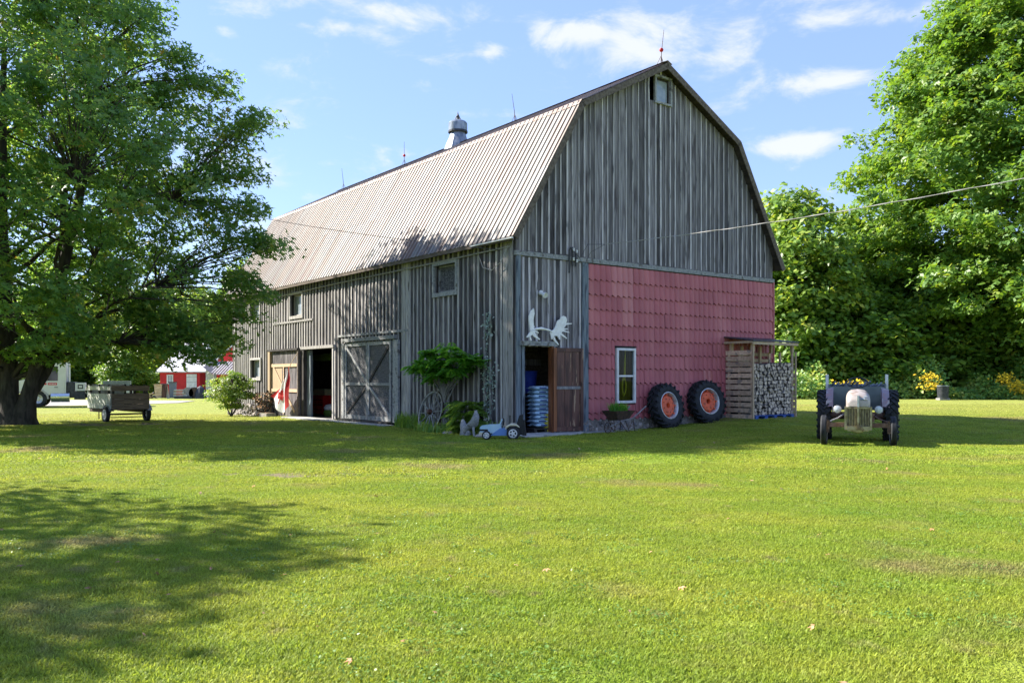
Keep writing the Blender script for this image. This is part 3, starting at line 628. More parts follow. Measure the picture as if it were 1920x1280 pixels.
# sash window in the red wall
f = MB(); t = .07
f.box(WX0, WX1, -.11, -.03, WZ0, WZ0 + t).box(WX0, WX1, -.11, -.03, WZ1 - t - .03, WZ1 - .03).box(WX0, WX0 + t, -.11, -.03, WZ0 + t, WZ1 - t - .03).box(WX1 - t, WX1, -.11, -.03, WZ0 + t, WZ1 - t - .03)
o = f.build('window', 'white', barn); MB().box(WX0 + t, WX1 - t, -.075, -.04, 1.56, 1.61).build('meeting_rail', 'white', o)
MB().box(WX0 + t, WX1 - t, -.05, -.042, WZ0 + t, 1.56).build('pane', 'clear', o); MB().box(WX0 + t, WX1 - t, -.06, -.052, 1.61, WZ1 - t - .03).build('pane', 'clear', o)
MB().box(WX0 - .05, WX1 + .05, -.09, -.02, WZ1, WZ1 + .03).build('drip_strip', 'dark_wood', o)
# stone footing
fo = MB().box(2.0, GW, -.05, .02, -.3, .36).build('footing', 'mortar', barn)
b = MB()
for i in range(260):
    xx = rnd.uniform(2.1, GW - .1); zz = rnd.uniform(-.02, .33); r = rnd.uniform(.035, .075)
    T = TM(xx, -.05, zz) @ Matrix.Rotation(rnd.uniform(0, 6), 4, 'Y') @ Matrix.Diagonal((r * rnd.uniform(1, 1.6), .035, r * .8, 1))
    b.lathe([(.01, 1), (.75, .6), (1, 0)], 6, 0, T @ RotM('X', 90))
o = b.build('footing_stones', 'stone', fo); o['kind'] = 'stuff'
fo2 = MB().box(-.05, .02, 13.6, LWALL + .02, -.4, .1).build('footing', 'mortar', barn)
b = MB()
for i in range(120):
    yy = rnd.uniform(16.6, LWALL); zz = rnd.uniform(-.25, .38); r = rnd.uniform(.05, .11)
    T = TM(-.06 - (.38 - zz) * .35, yy, zz) @ Matrix.Rotation(rnd.uniform(0, 6), 4, 'X') @ Matrix.Diagonal((.07, r * rnd.uniform(1, 1.5), r, 1))
    b.lathe([(.01, 1), (.75, .6), (1, 0)], 6, 0, T @ RotM('Y', -90))
o = b.build('footing_stones', 'stone', fo2); o['kind'] = 'stuff'

# roof: deck slabs, ribbed sheets, cap, rakes
Y0, Y1 = -.32, 21.85
for (x0, z0), (x1, z1) in zip(PROF, PROF[1:]):
    n = Vector((-(z1 - z0), 0, (x1 - x0))).normalized(); p0 = Vector((x0, 0, z0)); p1 = Vector((x1, 0, z1))
    b = MB(); q = [p0, p1, p1 - n * .05, p0 - n * .05]; b.prism([(v.x, v.z) for v in q], Y0 + .03, Y1 - .03, 'xz'); b.build('roof_deck', 'deck', barn)
SW = (Y1 - Y0) / 34
def sheet_mesh(width, length):
    """local: x along the ridge, y up the slope, z outward"""
    b = MB(); prof = []
    for k in range(3):
        c = width * (k + .5) / 3
        prof += [(c - .03, .006), (c - .014, .034), (c + .014, .034), (c + .03, .006)]
    prof = [(0, .006)] + prof + [(width + .004, .008)]
    vs = [(a, 0, z) for a, z in prof] + [(a, length, z) for a, z in prof]; K = len(prof)
    b.add(vs, [(i, i + 1, K + i + 1, K + i) for i in range(K - 1)])
    me = bpy.data.meshes.new('roof_sheet'); me.from_pydata(b.v, [], b.f); me.materials.append(M['roofm']); return me
def lay(seg, courses, flip=False):
    (x0, z0), (x1, z1) = seg; up = Vector((x1 - x0, 0, z1 - z0)); Ls = up.length; up.normalize()
    nrm = Vector((0, 1, 0)).cross(up) * (-1 if not flip else 1)
    if nrm.z < 0: nrm = -nrm
    ax = up.cross(nrm); ln = Ls / courses + .03; me = sheet_mesh(SW, ln)
    for c in range(courses):
        for i in range(34):
            o = bpy.data.objects.new('roof_sheet', me); col.objects.link(o); o.parent = barn
            y = Y0 + i * SW if ax.y > 0 else Y0 + (i + 1) * SW
            pos = Vector((x0, y, z0)) + up * (c * Ls / courses - .02) + nrm * (.004 + .004 * c + .002 * (i % 2))
            m = Matrix((ax, up, nrm)).transposed().to_4x4(); m.translation = pos
            o.matrix_local = m @ Matrix.Rotation(rnd.uniform(-.0015, .0015), 4, 'X')
lay((PROF[0], PROF[1]), 2); lay((PROF[1], PROF[2]), 1)
for a, c in ((PROF[2], PROF[3]), (PROF[3], PROF[4])):
    n = Vector((-(c[1] - a[1]), 0, (c[0] - a[0]))).normalized()
    b = MB(); b.prism([(a[0], a[1]), (c[0], c[1]), (c[0] + n.x * .03, c[1] + n.z * .03), (a[0] + n.x * .03, a[1] + n.z * .03)], Y0, Y1, 'xz'); b.build('roof_panel', 'roofm', barn)
b = MB(); b.prism([(5.475 - .2, 10.92 - .02), (5.475, 10.99), (5.475 + .2, 10.92 - .02), (5.475, 10.96)], Y0 - .01, Y1 + .01, 'xz'); b.build('ridge_cap', 'roofcap', barn)
b = MB(); b.prism([(2.05 - .10, 9.12 - .10), (2.05 + .02, 9.18), (2.05 + .2, 9.24), (2.05 + .02, 9.165)], Y0, Y1, 'xz'); b.build('knee_flashing', 'roofcap', barn)
for (x0, z0), (x1, z1) in zip(PROF, PROF[1:]):
    n = Vector((-(z1 - z0), 0, (x1 - x0))).normalized(); a = Vector((x0, 0, z0)); c = Vector((x1, 0, z1)); e = (c - a).normalized() * .0
    for yy in (Y0 - .012, Y1 - .02):
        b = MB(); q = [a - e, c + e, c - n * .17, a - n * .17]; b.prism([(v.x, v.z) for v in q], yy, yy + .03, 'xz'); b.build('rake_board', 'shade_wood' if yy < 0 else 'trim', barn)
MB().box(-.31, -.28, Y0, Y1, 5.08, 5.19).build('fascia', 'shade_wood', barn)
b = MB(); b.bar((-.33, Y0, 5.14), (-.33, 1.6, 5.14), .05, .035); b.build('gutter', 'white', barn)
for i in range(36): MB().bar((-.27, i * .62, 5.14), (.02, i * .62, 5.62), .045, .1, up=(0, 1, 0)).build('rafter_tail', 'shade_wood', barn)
# ventilator on the ridge
T = TM(5.475, 11.0, 0)
o = MB().lathe([(.62, 10.55), (.50, 10.9), (.36, 11.2), (.29, 11.48)], 12, 0, T).build('ventilator', 'tin', barn)
MB().lathe([(.36, 11.42), (.38, 11.42), (.38, 11.78), (.33, 11.84), (.2, 11.9), (.06, 11.94), (.0, 11.95)], 20, 0, T).build('hood', 'tin', o, smooth=30)
MB().lathe([(.385, 11.40), (.395, 11.40), (.395, 11.47), (.385, 11.47)], 20, 0, T).build('band', 'dkmetal', o)
b = MB().lathe([(.1, 11.9), (.05, 12.0), (.07, 12.06), (.03, 12.14), (.0, 12.28)], 8, 0, T)
for k in range(4):
    a = k * math.pi / 2; b.bar((5.475 + .18 * math.cos(a), 11 + .18 * math.sin(a), 11.88), (5.475 + .04 * math.cos(a), 11 + .04 * math.sin(a), 12.1), .03, .02)
b.build('finial', 'dkmetal', o)
# lightning rods with glass balls
for y, tilt, ball in ((-.05, .06, True), (7.2, -.08, False), (15.3, 0, True), (21.3, -.07, False)):
    b = MB().tube([(5.475, y, 10.9), (5.475 + tilt * .3, y, 11.3), (5.475 + tilt, y - tilt, 11.98)], [.014, .012, .006], 6)
    for k in range(3):
        a = k * 2.1; b.tube([(5.475 + .14 * math.cos(a), y + .14 * math.sin(a), 10.93), (5.475 + tilt * .1, y, 11.2)], .008, 5)
    o = b.build('lightning_rod', 'iron', barn)
    if ball: MB().lathe([(.0, -.065), (.045, -.045), (.065, 0), (.045, .045), (.0, .065)], 12, 0, TM(5.475 + tilt * .3, y, 11.38)).build('glass_ball', 'redcab', o, smooth=60)
# sliding X door
XD = barn
def xleaf(y0, y1, first):
    z0, z1 = .12, 2.74
    p = MB().box(-.10, -.07, y0, y1, z0, z1).build('sliding_door', 'osb', barn)
    for nm, bx in (('stile', (y0, y0 + .1, z0, z1)), ('stile', (y1 - .1, y1, z0, z1)), ('rail', (y0 + .1, y1 - .1, z0, z0 + .14)), ('rail', (y0 + .1, y1 - .1, z1 - .12, z1)), ('rail', (y0 + .1, y1 - .1, 1.28, 1.37))):
        MB().box(-.135, -.102, *bx).build(nm, 'trim', p)
    a, c = (y0 + .12, y1 - .1) if first else (y1 - .12, y0 + .1)
    MB().bar((-.119, a, z1 - .15), (-.119, c, 1.42), .025, .09, up=(0, -.6, 1)).build('brace', 'dark_wood' if first else 'trim', p)
    MB().bar((-.119, a, z0 + .18), (-.119, c, 1.24), .025, .09, up=(0, .6, 1)).build('brace', 'trim' if first else 'dark_wood', p)
    return p
xleaf(6.42, 8.02, True); xleaf(8.04, 9.72, False)
MB().box(-.19, -.08, 6.1, 9.85, 2.78, 2.9).build('door_track_cover', 'trim', barn)
MB().box(-.30, -.06, 6.4, 9.9, -.02, .11).build('sill', 'dark_wood', barn)
MB().box(-.14, -.064, 5.95, 6.3, .1, 2.75).build('door_jamb', 'trim', barn)
MB().box(-.13, -.064, 9.83, 10.0, .1, 2.75).build('door_jamb', 'trim', barn)
# open bay with leaf swung back against the wall
MB().box(-.14, .05, 10.66, 13.6, 2.63, 2.74).build('lintel', 'batten_l', barn)
MB().box(-.16, -.1, 10.62, 10.7, -.02, 2.6).build('door_jamb', 'batten_l', barn)
MB().box(.02, .12, 12.98, 13.28, .0, 2.6).build('door_jamb', 'blue_trim', barn)
MB().box(-.12, .02, 13.3, 13.52, .0, 2.62).build('door_jamb', 'dark_wood', barn)
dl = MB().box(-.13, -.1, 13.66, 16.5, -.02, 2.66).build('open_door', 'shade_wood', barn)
y = 13.7
while y < 16.35: MB().box(-.16, -.132, y, y + .25, .02, 2.6).build('board', 'board_l', dl); y += .262
for z in (.98, 1.98): MB().box(-.2, -.162, 13.75, 16.45, z, z + .12).build('rail', 'palepost', dl)
MB().bar((-.181, 16.3, 2.1), (-.181, 14.0, .2), .03, .1, up=(0, .6, 1)).build('brace', 'palepost', dl)
MB().bar((-.181, 15.1, .1), (-.181, 15.1, 2.0), .03, .07, up=(0, 1, 0)).build('brace', 'pallet', dl)
MB().box(-.25, -.132, 16.42, 16.62, -.05, 2.66).build('stile', 'palepost', dl)
MB().box(-.22, -.132, 13.6, 13.7, .0, 2.66).build('stile', 'shade_wood', dl)
MB().box(-.26, -.13, 13.6, 16.6, 2.62, 2.7).build('top_rail', 'dark_wood', dl)
MB().box(-.165, -.161, 15.3, 16.35, 1.1, 1.95).build('plywood_patch', 'palepost', dl)
# side door, brown, swung open
dh = bpy.data.objects.new('side_door', None)
dd = MB().box(0, .95, -.045, -.01, .1, 2.32).build('side_door', 'rustdoor', barn, (1.2, -.09, 0), (0, 0, R(-9)))
for nm, bx in (('stile', (0, .1, .08, 2.34)), ('stile', (.85, .95, .08, 2.34)), ('rail', (.1, .85, .08, .2)), ('rail', (.1, .85, 1.22, 1.30)), ('rail', (.1, .85, 2.24, 2.34))):
    MB().box(bx[0], bx[1], -.075, -.047, bx[2], bx[3]).build(nm, 'orangewood' if nm == 'stile' and bx[0] == 0 else ('rustdoor' if bx[2] != 1.22 else 'greywood'), dd)
for xx in (.12, .36, .6): MB().box(xx, xx + .228, -.058, -.047, .21, 1.21).build('panel_board', 'rustdoor', dd)
for xx in (.12, .36, .6): MB().box(xx, xx + .228, -.058, -.047, 1.31, 2.23).build('panel_board', 'rustdoor', dd)
MB().tube([(.88, -.1, 1.3), (.88, -.1, 1.42)], .012, 6).build('handle', 'iron', dd)
MB().box(1.17, 1.25, -.1, .05, .03, 2.38).build('door_jamb', 'orangewood', barn)
MB().box(.17, .26, -.09, .05, .03, 2.38).build('door_jamb', 'blue_trim', barn)
MB().box(.1, 1.3, -.2, -.035, 2.38, 2.50).build('door_head_shelf', 'trim', barn)
MB().box(.25, 1.2, -.06, .1, .0, .06).build('threshold', 'concrete', barn)
# inner partition seen through the side door
for i in range(14): MB().box(.05, 2.4, 1.9, 1.93, .1 + i * .2, .285 + i * .2).build('partition_board', 'shade_wood' if i % 3 else 'board', barn)
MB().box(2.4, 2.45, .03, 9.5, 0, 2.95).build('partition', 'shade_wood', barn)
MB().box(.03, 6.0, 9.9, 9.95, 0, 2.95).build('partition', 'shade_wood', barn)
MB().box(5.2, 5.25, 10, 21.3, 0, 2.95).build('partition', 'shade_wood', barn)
for z in (.9, 1.5): MB().box(4.75, 5.18, 10.5, 20, z, z + .05).build('shelf', 'shade_wood', barn)
# conduit and cables on the walls
cw = thing('conduit', 'thin pale conduit running along the left wall just below the barn eaves', 'conduit', (BX, BY, 0), BA)
MB().tube([(-.1, .1, 4.98), (-.12, 5.4, 4.93), (-.1, 10.5, 4.92), (-.1, 15.7, 4.86)], .02, 6).build('pipe', 'wire', cw)
b = MB(); b.tube([(-.12, .15, 5.0), (-.2, .35, 4.6), (-.18, .8, 4.42), (-.12, 1.3, 4.55), (-.1, 1.5, 4.85)], .012, 5).build('loose_loop', 'wire', cw)
# ---------------------------------------------------------------- things round the barn
def bt(name, label, cat, x, y, rot=0, z=None, group=None):
    p = BG(x, y); return thing(name, label, cat, (p[0], p[1], p[2] if z is None else z), BA + R(rot), group)
# slabs
def slab(poly, z, label, group=None):
    cx = sum(p[0] for p in poly) / len(poly); cy = sum(p[1] for p in poly) / len(poly)
    b = MB(); b.prism([(p[0] - cx, p[1] - cy) for p in poly], -.15, z, 'xy'); o = b.build('concrete_slab', 'concrete'); p = BG(cx, cy); o.location = p; o.rotation_euler = (0, 0, BA); tag(o, label, 'slab', group)
slab([(-.42, -.95), (1.6, -.68), (2.0, -.45), (2.0, -.09), (-.1, -.09)], .06, 'worn concrete step slab in front of the open brown side door')
slab([(2.05, -.5), (3.4, -.48), (4.4, -.36), (4.3, -.07), (2.05, -.07)], .03, 'low concrete strip beneath the rusty wheelbarrow planter')
slab([(-.75, 5.9), (-.31, 5.9), (-.31, 10.3), (-.8, 10.3)], .04, 'narrow concrete strip at the foot of the crossed sliding door')
slab([(-1.0, 10.5), (-.14, 10.5), (-.14, 13.5), (-.9, 13.6)], .06, 'cracked concrete apron below the open bay with the red cabinet')
# flood lights
t = bt('twin_floodlight', 'white twin floodlight fixture on the boards above the antlers', 'floodlight', .8, -.07, z=3.74)
MB().lathe([(0, 0), (.07, 0), (.07, .04), (0, .05)], 14, 0, TM(0, 0, .06) @ RotM('X', 90)).build('base', 'white', t)
for sx, ay in ((-.07, 25), (.13, -35)):
    MB().lathe([(.0, 0), (.035, .0), (.045, .08), (.08, .14), (.08, .16), (.05, .155), (0, .15)], 14, 0, TM(sx * .8, -.06, .05) @ Matrix.Rotation(R(ay), 4, 'Z') @ RotM('X', 115)).build('lamp', 'white', t, smooth=40)
# antlers
t = bt('moose_antlers', 'bleached white moose antlers mounted above the side door', 'antlers', -.17, -.12, z=0)
def A(cx, cy): return (.25 + ((970 + cx / 10.67) - 980) / 54.6, 1.5 + (180 - cy / 10.67) * .01435)
ra = [(650, 1000), (700, 960), (740, 920), (780, 840), (800, 760), (860, 720), (880, 670), (930, 650), (980, 670), (1000, 720), (985, 790), (1105, 790), (1100, 806), (985, 830), (930, 900), (1020, 902), (1016, 916), (925, 935), (1048, 972), (1046, 988), (910, 965), (885, 1000), (1005, 1098), (992, 1110), (860, 1035), (862, 1130), (846, 1132), (800, 1062), (730, 1060), (760, 1130), (835, 1235), (820, 1240), (735, 1160), (705, 1080), (700, 1130), (680, 1130), (670, 1070)]
la = [(250, 960), (230, 800), (225, 700), (260, 600), (320, 535), (332, 640), (312, 760), (318, 870), (335, 900), (290, 960)]
lt = [(240, 980), (200, 1040), (155, 1110), (170, 1122), (200, 1095), (235, 1180), (250, 1170), (225, 1090), (260, 1060), (300, 1100), (400, 1158), (412, 1140), (340, 1070), (310, 1000), (380, 1028), (387, 1010), (310, 965)]
for nm, po, d in (('antler', ra, -.10), ('antler', la, -.12)): 
    o = MB().prism([A(*p) for p in po], d, d + .035, 'xz').build(nm, 'bone', t)
    if po is la: MB().prism([A(*p) for p in lt], d - .06, d - .025, 'xz').build('brow_tines', 'bone', o)
P = [A(*p) for p in ((255, 965), (330, 945), (400, 935), (480, 925), (560, 938), (640, 955), (690, 985))]
MB().tube([(x, -.09, z) for x, z in P], [.03, .03, .028, .04, .028, .03, .03], 8).build('skull_bar', 'bone', t, smooth=60)
# service mast and insulators, power cables
t = bt('service_mast', 'small cable mast with white insulators above the red metal wall', 'mast', 1.9, -.1, z=4.7)
MB().tube([(-.12, -.02, -.3), (-.12, -.02, .32), (-.10, -.06, .40), (-.07, -.08, .34)], .022, 8).build('conduit_head', 'wiredk', t)
MB().box(-.02, .02, -.03, .0, -.1, .42).build('bracket', 'wiredk', t); MB().box(.1, .14, -.03, .0, -.1, .3).build('bracket', 'wiredk', t)
for x, z in ((0, .3), (0, .04), (.12, .26), (.12, .0)): MB().lathe([(0, 0), (.028, .005), (.03, .035), (.018, .045), (.03, .055), (.028, .085), (0, .09)], 10, 0, TM(x, -.06, z)).build('insulator', 'white', t)
MB().tube([(-.08, -.08, .34), (.1, -.2, .1), (.35, -.25, .5), (.95, -.3, .55)], .008, 5).build('lead_wire', 'wiredk', t)
MB().tube([(.12, -.1, .2), (.3, -.15, -.1), (.5, -.2, .3), (.95, -.3, .55)], .006, 5).build('lead_wire', 'wiredk', t)
def cable(name, label, p0, p1, sag, r, m, twist=False, n=50):
    p0 = Vector(p0); p1 = Vector(p1); b = MB(); pts = [p0.lerp(p1, i / n) - Vector((0, 0, sag * 4 * (i / n) * (1 - i / n))) for i in range(n + 1)]
    b.tube(pts, r, 6)
    if twist:
        q = [];
        for i in range(n * 6 + 1):
            t_ = i / (n * 6); p = p0.lerp(p1, t_) - Vector((0, 0, sag * 4 * t_ * (1 - t_))); a = t_ * 90; q.append(p + Vector((math.cos(a) * .6, math.cos(a) * .6, math.sin(a))) * r * 1.5)
        b.tube(q, r * .8, 5)
    tag(b.build(name, m), label, 'cable')
S = BW(2.83, -.4, 5.25)
cable('power_cable', 'pale twisted overhead power cable crossing in front of the gable to the right', S, (17.2, 8.6, 6.25), .42, .0075, 'wire', True)
cable('overhead_wire', 'thin dark wire crossing in front of the barn roof towards the left maple', BW(-.2, .3, 4.9), (-15.0, 27.5, 8.3), .35, .008, 'wiredk')

# ---- wheels and tyres; axle along local Z, outer face +Z
def tyre_mesh(name, Ro, Ri, W, lugs=0, lug_h=.035, ribs=False, n=40, smooth=45):
    b = MB(); h = W / 2; Rb = Ro - (lug_h if lugs else 0)
    prof = [(Ri, -h * .72), (Ri + (Rb - Ri) * .35, -h * .98), (Ri + (Rb - Ri) * .75, -h), (Rb - .02 * Ro, -h * .86)]
    if ribs: prof += [(Rb, -h * .55), (Rb, -h * .28), (Rb * .965, -h * .24), (Rb * .965, -h * .16), (Rb, -h * .12), (Rb * 1.0, h * .12), (Rb * .965, h * .16), (Rb * .965, h * .24), (Rb, h * .28), (Rb, h * .55)]
    else: prof += [(Rb, -h * .5), (Rb * 1.003, 0), (Rb, h * .5)]
    prof += [(Rb - .02 * Ro, h * .86), (Ri + (Rb - Ri) * .75, h), (Ri + (Rb - Ri) * .35, h * .98), (Ri, h * .72), (Ri, -h * .72)]
    b.lathe(prof, n)
    for side in (-1, 1):
        for k in range(lugs):
            a0 = 2 * math.pi * (k + (.5 if side > 0 else 0)) / lugs; pts = []
            for u, (rr, zz) in enumerate([(Ro - lug_h * .4, -h * .06), (Ro - lug_h * .4, h * .55), (Ro - lug_h * .9, h * .93), (Ro - lug_h * 2.4, h * 1.0)]):
                a = a0 + (.0, .16, .26, .27)[u]; pts.append(Vector((rr * math.cos(a), rr * math.sin(a), zz * side)))
            for p, q in zip(pts, pts[1:]):
                mid = (p + q) / 2; rad = Vector((mid.x, mid.y, 0)).normalized() if q is not pts[-1] else (Vector((mid.x, mid.y, 0)).normalized() * .4 + Vector((0, 0, side))).normalized()
                b.bar(p, q, lug_h * 1.3, lug_h * 1.5, up=rad)
    me = b.mesh(name, 'rub', smooth); return me
big = tyre_mesh('tyre', .665, .385, .36, 20, .042)
def loose_wheel(x, rz, label):
    t = bt('tractor_wheel', label, 'wheel', x, -.38, rz, group='loose tractor wheels leaning on the red wall')
    Q = TM(0, 0, .655) @ RotM('X', -9) @ RotM('X', 90)
    o = link('tyre', big, t); o.matrix_local = Q
    b = MB().lathe([(.39, -.12), (.39, .13), (.405, .15), (.385, .155), (.365, .13), (.345, .06), (.345, -.1)], 36); o = b.build('rim', 'silver', t, smooth=40); o.matrix_local = Q
    d = MB().lathe([(.335, .02), (.31, .03), (.285, .08), (.14, .105), (.085, .09), (.07, .06), (.07, -.05)], 32); d.lathe([(.0, -.03), (.07, -.03)], 16, 1)
    for k in range(8):
        a = k * math.pi / 4; d.box(-.03, .03, -.02, .02, .02, .07, 0, Matrix.Rotation(a, 4, 'Z') @ TM(.335, 0, .02))
        d.lathe([(.016, 0), (.016, .012), (0, .014)], 6, 1, Matrix.Rotation(a + .3, 4, 'Z') @ TM(.21, 0, .088))
    o = d.build('disc', ['orange', 'black'], t, smooth=35); o.matrix_local = Q
loose_wheel(5.33, 4, 'large black tractor tyre with orange disc leaning by the white window')
loose_wheel(7.15, -6, 'large black tractor tyre with orange disc leaning beside the firewood rack')

# ---- wagon wheel
t = bt('wagon_wheel', 'old spoked wooden wagon wheel leaning on the barn below the sumac', 'wheel', -.55, 3.3, 0, z=.04)
Q = TM(0, 0, .5) @ RotM('Y', 14) @ RotM('Y', -90)
b = MB(); b.lathe([(.57, -.03), (.62, -.03), (.62, .03), (.57, .03), (.57, -.03)], 40); o = b.build('rim', 'trim', t); o.matrix_local = Q
b = MB(); b.lathe([(.62, -.032), (.635, -.032), (.635, .032), (.62, .032), (.62, -.032)], 40); o = b.build('iron_tyre', 'iron', t); o.matrix_local = Q
b = MB(); b.lathe([(.0, -.1), (.06, -.1), (.085, -.04), (.085, .06), (.055, .12), (.0, .13)], 16); o = b.build('hub', 'rustdoor', t, smooth=40); o.matrix_local = Q
for k in range(12):
    a = k * math.pi / 6 + .1; b = MB().tube([(.07 * math.cos(a), .07 * math.sin(a), 0), (.58 * math.cos(a), .58 * math.sin(a), 0)], [.02, .014], 6); o = b.build('spoke', 'trim', t); o.matrix_local = Q

# ---- plants at the wall
def frond_points(base, d, L, n, droop, ls):
    """compound leaf: leaflets both sides"""
    P, D, Nn, S = [], [], [], []; side = Vector((-d.y, d.x, 0)).normalized()
    for i in range(n):
        t_ = (i + 1) / n; p = base + d * L * t_ - Vector((0, 0, droop * L * t_ * t_))
        for s in (-1, 1):
            P.append(p); D.append(side * s + d * .35 - Vector((0, 0, .35))); Nn.append(Vector((rnd.uniform(-.2, .2), rnd.uniform(-.2, .2), 1)) + side * s * .3); S.append(ls * (1.1 - .6 * abs(t_ - .45)))
    return P, D, Nn, S
def fronds(name, parent, mname, bases, ls=.12, shape='kite'):
    P, D, Nn, S = [], [], [], []
    for (b_, d, L, n, dr) in bases:
        a, c, e, f = frond_points(b_, d, L, n, dr, ls); P += a; D += c; Nn += e; S += f
    me = leaf_mesh(name, np.array([tuple(p) for p in P]), np.array([tuple(p) for p in Nn]), np.array(S), mname, shape, D=np.array([tuple(p) for p in D]))
    return link(name, me, parent)
t = bt('sumac_tree', 'small bright green sumac with feathery leaves growing behind the wagon wheel', 'small tree', -.45, 2.7)
tips = []; b = MB(); b.tube([(0, -.1, -.05), (.05, 0, .5), (0, .1, 1.05), (-.05, .1, 1.3)], [.05, .045, .035, .03], 7)
for k in range(34):
    ty = rnd.triangular(-1.75, 1.35, -.1); tz = rnd.uniform(1.55, 2.1 + .55 * max(0, 1 - abs(ty + .75) / .9)); tx = rnd.uniform(-.5, .3)
    if ty > .6: tz = min(tz, 1.85)
    b.tube([(0, .05, rnd.uniform(.8, 1.25)), (tx * .4, ty * .45, 1.35 + (tz - 1.5) * .4), (tx, ty, tz)], [.02, .014, .006], 5, caps=False); tips.append(Vector((tx, ty, tz)))
b.tube([(0, 0, .4), (-.1, .35, 1.0), (.0, .6, 1.4)], [.03, .02, .012], 6); b.tube([(0, 0, .3), (-.1, -.3, .9), (.0, -.6, 1.4)], [.03, .02, .012], 6)
b.build('stem', 'greywood', t)
bs = []
for p in tips:
    for k in range(9):
        a = rnd.uniform(0, 6.28); bs.append((p, Vector((math.cos(a) * .9 - .3, math.sin(a), rnd.uniform(-.15, .45))).normalized(), rnd.uniform(.28, .46), 11, rnd.uniform(-.1, .7)))
fronds('crown', t, 'sumac', bs, .155)
# fern clump
t = bt('fern_clump', 'dense yellow-green fern clump between the wagon wheel and the driftwood', 'plant', -.55, 1.45)
bs = []
for k in range(130):
    a = rnd.uniform(0, 6.28); r = rnd.uniform(0, .3); z = rnd.uniform(.15, .85); bs.append((Vector((r * math.cos(a) * .8, r * math.sin(a) * 1.4, z)), Vector((math.cos(a), math.sin(a), rnd.uniform(.2, .9))).normalized(), rnd.uniform(.3, .55), 14, rnd.uniform(.4, .9)))
fronds('leaves', t, 'hosta', bs, .11)
def bladeclump(name, label, x, y, n, L, spread, mname, w=1.0, squash=(1, 1)):
    t = bt(name, label, 'plant', x, y); b = MB()
    V = []; F = []
    for i in range(n):
        a = rnd.uniform(0, 6.28); r = spread * math.sqrt(rnd.random()); p = Vector((r * math.cos(a) * squash[0], r * math.sin(a) * squash[1], 0)); a2 = rnd.uniform(0, 6.28); d = Vector((math.cos(a2), math.sin(a2), 0)); lean = rnd.uniform(.1, .8); h = L * rnd.uniform(.6, 1.15); sd = Vector((-d.y, d.x, 0)) * .014 * w; pts = []
        for q in range(5):
            u = q / 4; c = p + d * lean * h * u ** 1.8 + Vector((0, 0, h * (u - .45 * lean * u ** 2.5))); pts.append((c - sd * (1 - u ** 2), c + sd * (1 - u ** 2)))
        k = len(V)
        for l_, r_ in pts: V += [tuple(l_), tuple(r_)]
        F += [(k + 2 * q, k + 2 * q + 1, k + 2 * q + 3, k + 2 * q + 2) for q in range(4)]
    me = bpy.data.meshes.new('leaves'); me.from_pydata(V, [], F); me.materials.append(M[mname]); link('leaves', me, t); return t
bladeclump('iris_clump', 'long-bladed dark green iris clump right of the crossed sliding door', -.45, 4.55, 420, .55, .75, 'hosta', 1.1, (.5, 1.1))
bladeclump('daylily_clump', 'arching dark green lily leaves in front of the wagon wheel', -.85, 2.55, 300, .34, .8, 'under', 1.1, (.5, 1.25))
bladeclump('daylily_clump', 'dark leafy clump behind the driftwood near the toy tractor', -.35, .9, 220, .45, .55, 'under', 1.4, (.5, 1.1))
# climbing plant on wall
t = bt('climbing_vine', 'pale-leaved climbing vine on the boards near the barn corner', 'vine', -.1, .95)
P = []; b = MB()
for k in range(4):
    pts = [(-.02, rnd.uniform(-.05, .05) + .08 * k - .1, 0)]
    while pts[-1][2] < (3.25 if k == 0 else rnd.uniform(1.2, 2.3)): pts.append((-.02, pts[-1][1] * .9 + rnd.uniform(-.08, .1), pts[-1][2] + .2))
    b.tube(pts, .007, 5)
b.build('stem', 'greywood', t)
for i in range(420):
    z = rnd.choice([rnd.uniform(.55, 1.95), rnd.uniform(.6, 1.9), rnd.uniform(2.6, 3.3), rnd.uniform(.2, 3)]); wd = .17 if z < 2 else .1
    P.append((-.03 - rnd.random() * .1, rnd.gauss(.03, wd), z))
P = np.array(P); rg = np.random.default_rng(3); Nn = np.stack([-np.ones(len(P)), rg.normal(0, .5, len(P)), rg.normal(.4, .5, len(P))], 1)
link('leaves', leaf_mesh('leaves', P, Nn, rg.uniform(.05, .09, len(P)), 'vine', 'kite', rg), t)
P = np.array([(-.12 - rnd.random() * .1, rnd.gauss(.0, .1), rnd.gauss(.42, .07)) for i in range(26)])
link('blossom', leaf_mesh('blossom', P, rg.normal(size=(26, 3)) + np.array([-1, 0, .5]), np.full(26, .07), 'petal', 'kite', rg), t)
# driftwood
t = bt('driftwood_stump', 'weathered grey driftwood stump standing left of the toy tractor', 'stump', -1.0, .55)
b = MB(); b.tube([(0, .35, 0), (0, .33, .15), (0, .40, .30), (.02, .45, .42)], [.13, .12, .09, .04], 9); b.tube([(0, .3, .12), (.0, .1, .27), (0, -.12, .36), (0, -.2, .52), (.02, -.16, .68)], [.11, .09, .12, .09, .03], 9); b.tube([(0, -.1, .35), (-.05, -.14, .2), (-.06, -.2, 0)], [.06, .035, .03], 7); b.tube([(0, .1, .1), (-.1, .12, .0)], [.08, .05], 7)
b.build('wood', 'trim', t, smooth=60)
# stones edging flower bed
for i, (x, y, lab) in enumerate(((-1.05, 1.6, 'flat brown stone edging the fern bed'), (-1.0, .1, 'dark flat stone just left of the toy tractor'))):
    o = MB().lathe([(.0, .09), (.12, .08), (.17, .03), (.15, -.02)], 8).build('edging_stone', 'stone'); o.location = BG(x, y); tag(o, lab, 'stone')

